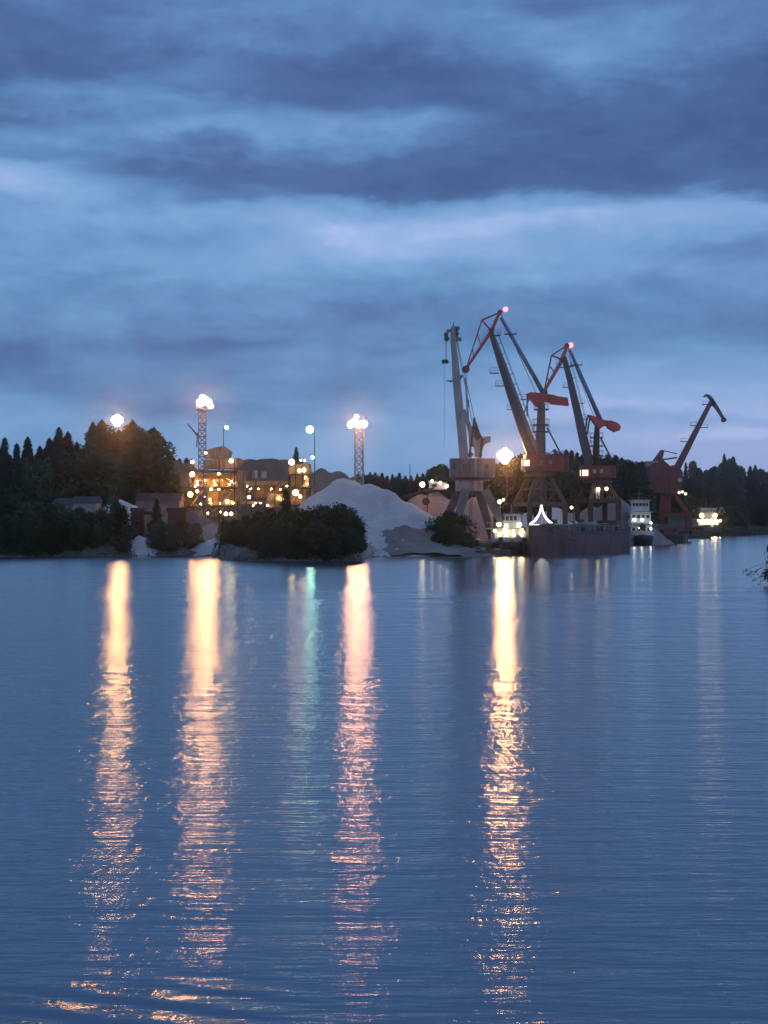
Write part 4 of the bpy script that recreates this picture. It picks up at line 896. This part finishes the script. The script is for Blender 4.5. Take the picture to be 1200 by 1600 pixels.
MB().slab([(C(*p_).x, C(*p_).z) for p_ in ((755, 683), (766, 682), (766, 691), (757, 694))], -1.3, 1.3).build('counterweight', M['lgrey'], gc)
ld = MB(); ld.tube(C(737, 748, -3), C(728, 845, -5.2), .05, n=4).tube(C(740, 748, -3), C(731, 845, -5.2), .05, n=4)
for k in range(24): u = k / 24; ld.tube(C(737, 748, -3).lerp(C(728, 845, -5.2), u), C(740, 748, -3).lerp(C(731, 845, -5.2), u), .03, n=4)
ld.build('ladder', M['grey'], gc)

# far dark red crane with folded jib
C = CF(1036, 478); fc = empty('harbour_crane', (XP(1036, 478), 478, QZ), 0, 'dark red harbour crane with a hammer-shaped head, rightmost and farthest', 'harbour crane')
portal(fc, C, 2.6, 5.6, C(0, 775).z, C(0, 805).z, M['dred'], R(30), 1.4)
MB().tube((0, 0, C(0, 805).z), (0, 0, C(0, 770).z), 2.2, 2.6, 12).build('king_post', M['dred'], fc)
MB().tube((0, 0, C(0, 776).z), (0, 0, C(0, 770).z), 4.2, 4.6, 18).build('slewing_ring', M['dkst'], fc)
MB().slab([(C(*p_).x, C(*p_).z) for p_ in ((1012, 770), (1010, 735), (1018, 724), (1034, 722), (1044, 729), (1056, 726), (1064, 738), (1060, 770))], -3.2, 3.2).build('machine_house', M['dred'], fc)
MB().slab([(C(*p_).x, C(*p_).z) for p_ in ((1016, 726), (1033, 703), (1037, 705), (1034, 718), (1046, 728))], -1.4, 1.4).build('luffing_frame', M['dred'], fc)
MB().box(C(1018, 725), (3.6, 4.4, 1.7)).build('counterweight', M['lgrey'], fc)
bo = MB().beam(C(1057, 733), C(1110, 630), 2.0, 1.8, 1.2, 1.2).build('boom', M['dred'], fc)
for (x_, y_, s1) in ((1096, 668, 1), (1088, 665, -1), (1073, 690, -1), (1107, 632, -1)):
    A = C(x_, y_); MB().box(A + Vector((s1 * .8, 0, 0)), (2.2, 1.6, .18)).tube(A + Vector((s1 * 1.8, -.7, 0)), A + Vector((s1 * 1.8, -.7, 1)), .06, n=4).tube(A + Vector((0, -.7, 1)), A + Vector((s1 * 1.8, -.7, 1)), .05, n=4).build('platform', M['dkst'], bo)
jb = MB()
for (ax, ay, aw), (bx_, by, bw) in zip([(1100, 620, 2), (1104, 617, 3.5), (1110, 621, 5), (1115, 630, 6.5), (1122, 640, 5)], [(1104, 617, 3.5), (1110, 621, 5), (1115, 630, 6.5), (1122, 640, 5), (1131, 655, 3.5)]):
    jb.beam(C(ax, ay), C(bx_, by), aw * C.s, 1.2, bw * C.s, 1.2)
jb.slab([(C(*p_).x, C(*p_).z) for p_ in ((1107, 630), (1112, 621), (1118, 632), (1110, 636))], -.6, .6)
jo = jb.build('jib', M['navy'], fc); MB().tube(C(1131, 656, -.6), C(1131, 656, .6), .75, n=12).build('sheave', M['dkst'], jo)
MB().tube(C(1036, 704), C(1058, 709), .16, n=6).beam(C(1036, 718), C(1058, 715), .5, .5).build('link_rod', M['dkst'], fc)
c_ = C(1059, 752); co = MB().box(c_ + Vector((0, -2.4, 0)), (2.0, 2.0, 2.6)).build('cab', M['brown'], fc); MB().box(c_ + Vector((0, -3.43, .3)), (1.4, .06, 1.2)).build('cab_window', M['glass'], co)
for x_, y_ in ((1057, 770), (1062, 769), (1067, 772)): flood(fc, C(x_, y_, -4.4), .42, emis('crane work lamp glow', (1, .55, .38), 4) if x_ == 1057 else bpy.data.materials['crane work lamp glow'], (0, -.5, -.85))
MB().beam(C(1052, 768, -4.2), C(1070, 771, -4.2), .2).build('lamp_rail', M['dkst'], fc)

# ------------------------------------------------------------------ vessels
def hull_mesh(L, Bm, dk, bow=.22, stern=.1, sheer=.7, draft=-.6, nseg=16, flare=.86):
    """hull along +y (bow at +L/2); returns builder"""
    b = MB(); rows = []; pw = 1.5 if bow > .25 else 2.2
    for i in range(nseg + 1):
        u = i / nseg; y = -L / 2 + L * u
        w_ = Bm / 2
        if u > 1 - bow: w_ *= max(.02, 1 - ((u - 1 + bow) / bow) ** pw) ** (.5 if pw > 2 else .8)
        if u < stern: w_ *= .82 + .18 * u / stern
        z = dk + sheer * max(0, (u - .6) / .4) ** 2
        rake = .5 * max(0, (u - .8) / .2)
        r_ = []
        for (kx, zz) in ((-1, z), (-flare - .06, z * .45), (-flare, draft), (flare, draft), (flare + .06, z * .45), (1, z)): r_.append((w_ * kx, y - (rake * 1.6 if zz < z else 0) * (1 if zz == draft else .5), zz))
        rows.append(r_)
    for r_ in rows: b.v += r_
    for i in range(nseg):
        for j in range(5): a = i * 6 + j; b.f.append((a, a + 1, a + 7, a + 6))
        b.f.append((i * 6 + 5, i * 6, i * 6 + 6, i * 6 + 11))
    b.f.append((0, 5, 4, 3, 2, 1)); k = nseg * 6; b.f.append((k, k + 1, k + 2, k + 3, k + 4, k + 5))
    return b
def bulwark(L, Bm, dk, sheer, h, bow=.22, stern=.1, n=16, y0=0., y1=1.):
    b = MB(); pts = []
    for i in range(n + 1):
        u = y0 + (y1 - y0) * i / n; y = -L / 2 + L * u; w_ = Bm / 2
        if u > 1 - bow: w_ *= math.sqrt(max(.02, 1 - ((u - 1 + bow) / bow) ** 2.2))
        if u < stern: w_ *= .82 + .18 * u / stern
        pts.append((w_, y, dk + sheer * max(0, (u - .6) / .4) ** 2))
    for s_ in (-1, 1):
        for (w0, ya, za), (w1, yb, zb) in zip(pts, pts[1:]):
            b.add([(s_ * w0, ya, za - .1), (s_ * w1, yb, zb - .1), (s_ * w1, yb, zb + h), (s_ * w0, ya, za + h), (s_ * (w0 - .12), ya, za - .1), (s_ * (w1 - .12), yb, zb - .1), (s_ * (w1 - .12), yb, zb + h), (s_ * (w0 - .12), ya, za + h)],
                  [(0, 1, 2, 3), (7, 6, 5, 4), (3, 2, 6, 7)])
    return b
def windows(parent, w_, y, z, n, ww, wh, m, name='window', depth=.06):
    for i in range(n): MB().box((-w_ / 2 + w_ * (i + .5) / n, y, z), (ww, depth, wh)).build(name, m, parent)
# A: lamplit pusher tug, bow towards the viewer (bow = -y after rotation by 180 degrees)
d = 276; s_ = d / F
A = empty('pusher_tug', (XP(800, d), d + 9, 0), R(180), 'pusher tug with brightly lamplit yellow-white deckhouse, moored left of the red barge', 'tugboat')
hull_mesh(20, 7.6, 1.9, .18, .1, .5).build('hull', M['hulld'], A, True)
MB().box((-2.1, 10.0, 1.6), (.7, .9, 3.2)).box((2.1, 10.0, 1.6), (.7, .9, 3.2)).build('push_knee', M['hulld'], A)
tt = MB()
for k in range(-3, 4): tt.tube((k * 1.0, 9.75, 1.2), (k * 1.0, 9.98, 1.2), .42, n=12)
tt.build('tyre_fender', M['rubber'], A)
bulwark(20, 7.6, 1.9, .5, .75).build('bulwark', M['white'], A)
dh = MB().box((0, -.5, 3.3), (5.6, 11, 2.6)).build('deckhouse', M['white'], A)
windows(dh, 5.2, 5.06, 3.6, 4, .6, .7, E['winw'])
ovh = MB().box((0, -.3, 4.7), (7.4, 12.4, .22)).build('boat_deck', M['white'], A)
rl = MB()
for k in range(9): rl.tube((-3.6 + k * .9, 5.8, 4.8), (-3.6 + k * .9, 5.8, 5.8), .035, n=4)
rl.tube((-3.6, 5.8, 5.8), (3.6, 5.8, 5.8), .04, n=4).tube((-3.6, 5.8, 5.3), (3.6, 5.8, 5.3), .03, n=4)
for q_ in (-3.6, 3.6): rl.tube((q_, 5.8, 5.8), (q_, -6, 5.8), .04, n=4)
rl.build('railing', M['white'], A)
wh = MB().box((-.6, 1.0, 6.1), (3.2, 3.6, 2.6), tap=.94).build('wheelhouse', M['white'], A)
windows(wh, 3.0, 2.84, 6.6, 4, .55, .8, M['glass'])
MB().box((-.6, 1, 7.5), (3.7, 4.2, .18)).build('wheelhouse_roof', M['grey'], A)
MB().box((1.9, -2.5, 5.9), (1.4, 1.8, 2.3), tap=.9).build('funnel', M['dkst'], A)
ms = MB().tube((1.4, 0, 4.7), (1.4, 0, 9.6), .11, .06, 6).tube((.6, 0, 8.6), (2.2, 0, 8.6), .05, n=5).tube((-.6, .5, 7.5), (-.6, .5, 9.2), .06, n=5); mo = ms.build('mast', M['lgrey'], A)
flood(A, (1.6, .5, ZP(783, d)), .34, E['ship'], (0, 1, -.5)); flood(A, (.9, .5, ZP(780, d)), .2, E['ship'], (0, 1, -.5))
for k, r_ in ((-3.4, .16), (-2.2, .36), (-.5, .2), (.9, .4), (2.9, .26)): flood(A, (k, 5.95, 4.35), r_, E['ship'], (0, .2, -1))
for k, z_, r_ in ((-1.9, 5.5, .34), (.5, 5.35, .2), (1.9, 5.5, .42)): flood(A, (k, 3.2, z_), r_, E['ship'], (0, .2, -1))
for k in (-2.6, 1.2, 3.1): flood(A, (k, 6.4, 2.55), .13, E['ship'], (0, -1, .3))
MB().box((-1.2, 7.6, 3.1), (.9, .7, .9)).box((2.0, 8.4, 2.9), (.6, .6, .7)).build('deck_box', M['white'], A)
wn_ = MB().tube((-.8, 7.4, 2.6), (.8, 7.4, 2.6), .45, n=12).box((0, 7.4, 2.3), (2.2, .9, .5)); wn_.build('windlass', M['ochre'], A)
# dark work pontoon to its left
Pn = empty('work_pontoon', (XP(768, 270), 270.5, 0), R(6), 'low black pontoon with coiled gear left of the lamplit tug', 'pontoon')
MB().box((0, 0, .35), (6.2, 4.4, 1.3)).build('deck', M['hulld'], Pn)
MB().tube((-1.8, -1.2, 1.0), (-1.8, -1.2, 1.45), .55, n=12).tube((.6, -1.2, 1.0), (.6, -1.2, 1.3), .7, n=12).build('rope_coil', M['lgrey'], Pn)
MB().beam((-2.8, 1, 1), (1.5, .5, 2.6), .25).beam((1.5, .5, 2.6), (3.0, -.8, 1.0), .2).box((-.8, 1.4, 1.6), (2, .9, 1.2)).build('winch_frame', M['dkst'], Pn)
# B: red barge. bow at the left near end
p0 = Vector((XP(862, 269), 269)); p1 = Vector((XP(990, 306), 306)); dv = (p1 - p0); LB = dv.length; mid = (p0 + p1) / 2
ang = math.atan2(-dv.y, -dv.x) - R(90); nrm = Vector((-dv.y, dv.x)).normalized()
B = empty('cargo_barge', (mid.x + nrm.x * 4.2, mid.y + nrm.y * 4.2, 0), ang, 'long rust-red cargo barge loaded with sand, moored under the two red cranes', 'barge')
hb = hull_mesh(LB, 8.8, 4.2, .26, .06, 1.0, flare=.94, nseg=30); hb.build('hull', M['hull'], B, False)
MB().box((4.44, -LB * .06, 3.8), (.16, LB * .7, .22)).box((-4.44, -LB * .06, 3.8), (.16, LB * .7, .22)).build('rubbing_strake', M['hulld'], B)
for k in range(9): MB().tube((4.48, -LB * .42 + k * LB * .085, 2.6), (4.78, -LB * .42 + k * LB * .085, 2.6), .5, n=14).build('tyre_fender', M['rubber'], B)
MB().box((4.43, -LB * .08, .55), (.1, LB * .62, .9)).build('boot_stripe', M['hulld'], B)
MB().path([(2.2, LB * .40, 5.2), (-2, LB * .46, 4.6), (-9, LB * .52, 2.6)], .07, 5).build('mooring_line', M['rope'], B)
for k in (-.28, .05): MB().box((3.2, LB * k, 5.9), (.14, 2.6, 1.0)).beam((3.2, LB * k, 5.4), (-3.2, LB * k, 5.4), .25).build('hatch_beam', M['dkst'], B)
bulwark(LB, 8.8, 4.2, .6, .55, .2, .06, y0=0, y1=.1).build('stern_bulwark', M['hull'], B)
cm = MB()
for sx in (-1, 1): cm.box((sx * 3.6, -1, 4.85), (.16, LB * .70, 1.1))
for sy in (-1, 1): cm.box((0, -1 + sy * LB * .35, 4.85), (7.36, .16, 1.1))
for k in range(12):
    for sx in (-1, 1): cm.box((sx * 3.8, -1 - LB * .33 + LB * .66 * k / 11, 4.8), (.24, .14, .9))
cm.build('hatch_coaming', M['grey'], B)
MB().box((0, LB * .40, 4.75), (3.4, 2.2, .9)).tube((-1.2, LB * .44, 5.0), (1.2, LB * .44, 5.0), .4, n=10).build('windlass', M['dkst'], B)
for k in (-.46, -.30, -.1, .12, .34, .40):
    for sx in (-1, 1): MB().tube((sx * (4.0 if k < .3 else 2.6), LB * k, 4.2), (sx * (4.0 if k < .3 else 2.6), LB * k, 4.95), .16, n=8).tube((sx * (4.0 if k < .3 else 2.6), LB * k + .6, 4.2), (sx * (4.0 if k < .3 else 2.6), LB * k + .6, 4.95), .16, n=8).build('bollard', M['dkst'], B)
MB().tube((0, LB * .46, 4.5), (0, LB * .46, 7.4), .08, n=6).build('jack_staff', M['lgrey'], B)
dk_ = MB().box((0, -LB * .44, 5.3), (4.2, 2.6, 1.9)); dk_.build('stern_house', M['hull'], B)
windows(B, 3.8, -LB * .44 - 1.32, 5.5, 3, .6, .5, M['glass'], 'stern_window')
sd_ = MB(); nx_ = 13; ny_ = 40
for j in range(ny_ + 1):
    for i in range(nx_ + 1):
        x = -3.45 + 6.9 * i / nx_; y = -1 - LB * .34 + LB * .68 * j / ny_
        z = 4.6 + (1 - (x / 3.6) ** 2) * (.9 + .8 * mnoise.noise(Vector((y * .22, 3, 1)))) + .15 * mnoise.noise(Vector((x, y, 2))); sd_.v.append((x, y, z))
sd_.f = [(j * (nx_ + 1) + i, j * (nx_ + 1) + i + 1, (j + 1) * (nx_ + 1) + i + 1, (j + 1) * (nx_ + 1) + i) for j in range(ny_) for i in range(nx_)]
so_ = tag(sd_.build('sand_cargo', M['sand'], None, True), 'long grey-brown mound of sand in the hold of the red barge', 'sand'); so_.location = B.location; so_.rotation_euler = B.rotation_euler
# the bright white triangle of lamps over the barge's bow: a small mast with light strings
d = 284; s_ = d / F
TR_ = empty('light_string_mast', (XP(846, d), d, 4.45), 0, 'bright white triangle of light strings on a short mast over the barge bow', 'light strings')
def tz(py): return ZP(py, d) - 4.45
def tx(px): return (px - 846) * s_
MB().tube((0, 0, 0), (0, 0, tz(789)), .07, n=6).build('mast', M['lgrey'], TR_)
for sg in (-1, 1):
    b_ = MB(); pr = None
    for k in range(15):
        u = k / 14; x = sg * ((tx(862) - .1) * (u ** 2.0) + .1 + .25 * u); z = tz(790) + (tz(820) - tz(790)) * u ** .8; p_ = Vector((x, 0, z))
        if pr is not None: b_.tube(pr, p_, .10 + .14 * u, .10 + .15 * u, 6)
        pr = p_
    b_.build('light_string', E['string'], TR_)
MB().beam((tx(829), 0, tz(821)), (tx(864), 0, tz(821)), .35, .3).build('light_string', E['string'], TR_)
MB().tube((0, -.05, tz(789)), (0, -.05, tz(797)), .12, n=6).build('light_tube', E['string'], TR_)
# C: white multi-deck boat
d = 392; s_ = d / F
Cb = empty('passenger_boat', (XP(1009, d), d + 11, 0), R(176), 'white three-deck boat with greenish lamplight behind the red barge stern', 'boat')
hull_mesh(24, 6.6, 2.0, .25, .1, .7).build('hull', M['hulld'], Cb, True)
bulwark(24, 6.6, 2.0, .7, 1.0).build('bulwark', M['white'], Cb)
for (z_, h_, w__, l_, nm, nw, gl) in ((3.7, 3.2, 5.6, 15, 'main_deckhouse', 4, 'glass'), (7.0, 2.8, 5.2, 12, 'upper_deckhouse', 4, 'glass'), (10.1, 2.8, 4.6, 5, 'wheelhouse', 5, 'glass')):
    y_ = {'main_deckhouse': -.5, 'upper_deckhouse': 0, 'wheelhouse': 2.5}[nm]
    dk = MB().box((0, y_, z_), (w__, l_, h_)).build(nm, M['white'], Cb); windows(dk, w__ - .4, y_ + l_ / 2 + .03, z_ + .3, nw, .7, .8, M[gl])
    wl = MB()
    for k in range(int(l_ / 1.6)):
        for sx in (-1, 1): wl.box((sx * (w__ / 2 + .02), y_ - l_ / 2 + 1 + k * 1.6, z_ + .3), (.06, .8, .7))
    wl.build('side_window', M['glass'], dk)
    MB().box((0, y_ + .3, z_ + h_ / 2 + .08), (w__ + .9, l_ + 1.6, .14)).build('deck_roof', M['white'], Cb)
MB().tube((0, 1, 11.5), (0, 1, 14.2), .1, .05, 6).tube((-1, 1, 13.2), (1, 1, 13.2), .05, n=5).build('mast', M['lgrey'], Cb)
MB().tube((-1.6, 2, 11.5), (-1.6, 2, 12.3), .3, n=8).tube((1.5, 1, 11.5), (1.5, 1, 13.3), .05, n=5).build('roof_fitting', M['dkst'], Cb)
off(None, MB().tube((-.2, -.4, 0), (-.2, .4, 0), .85, n=16), (0, 8, 4.6)).build('liferaft', M['dkst'], Cb)
for x_, py_, r_ in ((1.8, 812, .4), (-.2, 812, .38), (-2.4, 817, .3), (-2.4, 826, .26), (.5, 825, .2)): flood(Cb, (x_, 7.6, ZP(py_, d)), r_, E['shipw'], (0, .6, -.8))
for k in (-2.2, 0, 2.2): MB().tube((k, 11, 2.6), (k, 11.5, 1.2), .1, n=5).build('fairlead', M['dkst'], Cb)
# D: lamplit tug in the distance
d = 628; s_ = d / F
D = empty('tugboat', (XP(1112, d), d + 12, 0), R(180), 'distant tug with a blazing yellow-white lamplit deck, right of the farthest crane', 'tugboat')
hull_mesh(26, 10.4, 3.0, .2, .1, .8).build('hull', M['hulld'], D, True)
bulwark(26, 10.4, 3.0, .8, .9).build('bulwark', M['hull'], D)
dk = MB().box((0, 0, 5.0), (8.6, 13, 3.6)).build('deckhouse', M['white'], D); windows(dk, 8, 6.56, 5.3, 5, .9, .9, E['winw'])
MB().box((0, .3, 6.95), (10.2, 14.6, .26)).build('boat_deck', M['white'], D)
wh = MB().box((-.2, 3, 9.2), (6.4, 4.6, 4.2), tap=.95).build('wheelhouse', M['lgrey'], D); windows(wh, 5.8, 5.33, 10.2, 5, .8, 1.0, M['glass'])
MB().box((-.2, 3, 11.5), (7.4, 5.4, .3)).build('wheelhouse_roof', M['lgrey'], D)
MB().tube((0, 1, 11.6), (0, 1, 15.6), .14, .07, 6).build('mast', M['lgrey'], D)
MB().beam((-4.2, -1, 7.2), (-7.0, -1, 12.2), .5).beam((-7.0, -1, 12.2), (-8.2, -1, 9.6), .3).beam((-4.2, -3, 9), (-8, -3, 9.2), .4).build('deck_crane', M['ochre'], D)
for k, r_ in ((-4.4, .42), (-2.7, .55), (-.9, .6), (.9, .55), (2.7, .6), (4.4, .42)): flood(D, (k, 7.6, 6.4), r_, E['ship'], (0, .6, -.8))
for k in (-2.6, 2.9): flood(D, (k, 6.2, 8.6), .85, E['ship'], (0, .6, -.6))
# low dark barges along the far quay
def low_barge(label, px, d, L, rz, m, z=2.2, wpx=None):
    o = empty('deck_barge', (XP(px, d), d, 0), rz, label, 'barge')
    hull_mesh(L, 8, z, .08, .05, .2, flare=.94).build('hull', m, o)
    rr = random.Random(int(px))
    for i in range(7): MB().box((rr.uniform(-2.5, 2.5), -L * .38 + L * .76 * i / 6, z + rr.uniform(.3, .4)), (rr.uniform(1, 3), rr.uniform(1.2, 3), rr.uniform(.8, 2.2)), rr.random()).build('deck_crate', M['brown'], o)
    rl = MB()
    for sx in (-1, 1): rl.tube((sx * 3.8, -L * .4, z + 1), (sx * 3.8, L * .4, z + 1), .05, n=4)
    for i in range(9):
        for sx in (-1, 1): rl.tube((sx * 3.8, -L * .4 + L * .1 * i, z), (sx * 3.8, -L * .4 + L * .1 * i, z + 1), .05, n=4)
    rl.build('railing', M['dkst'], o)
    b2 = MB().box((0, -L * .42, z + 1.2), (4, L * .08, 2.4)).build('deckhouse', M['hull'], o); MB().box((1, -L * .42 - L * .04 - .03, z + 1.5), (1.4, .08, .8)).build('window', M['glass'], b2)
low_barge('dark barge lying just right of the white three-deck boat', 1050, 440, 24, R(-12), M['hulld'], 2.2)
low_barge('dark barge lying behind the bow of the distant lamplit tug', 1078, 560, 16, R(-60), M['hulld'], 2.8)
low_barge('dark barge right of the distant lamplit tug', 1147, 660, 15, R(75), M['hulld'], 2.8)
low_barge('small black barge near the right edge of the far shore', 1186, 735, 12, R(90), M['hulld'], 1.2)
# lamp standards on the quay between the red cranes
pole_lamp('short quay lamp left of the smaller red crane', 893, 793, 345, .3, E['far'], over=.5, z0=QZ)
pole_lamp('quay lamp in front of the rounded pink heap, upper of two', 962, 781, 392, .42, E['far'], over=.4, z0=QZ)
pole_lamp('low quay lamp in front of the rounded pink heap, lower of two', 965, 797, 388, .34, E['far'], over=.4, z0=QZ)
cbn = shed('container', 'pale lamplit cabin on the quay left of the smaller red crane', 887, 898, 794, 822, 347, 2.4, M['lgrey'], M['roofm'], 'container', 'flat')
shed('container', 'small pale hut on the quay behind the lamplit tug', 800, 816, 796, 822, 296, 2.4, M['lgrey'], M['roofm'], 'container', 'flat')

# ------------------------------------------------------------------ thin haze added so the lamps get halos like lens bloom
USE_HAZE = True
if USE_HAZE:
    hm = bpy.data.materials.new('lamp halo haze'); hm.use_nodes = True; t = NT(hm.node_tree)
    v = t.n('ShaderNodeVolumePrincipled'); v.inputs['Color'].default_value = (1, .92, .84, 1); v.inputs['Density'].default_value = .00019; v.inputs['Anisotropy'].default_value = .97
    o_ = t.n('ShaderNodeOutputMaterial'); t.put(o_.inputs['Volume'], v.outputs[0])
    tag(MB().box((0, 720, 28), (1806, 1566, 62.6)).build('halo_haze', hm), kind='stuff')
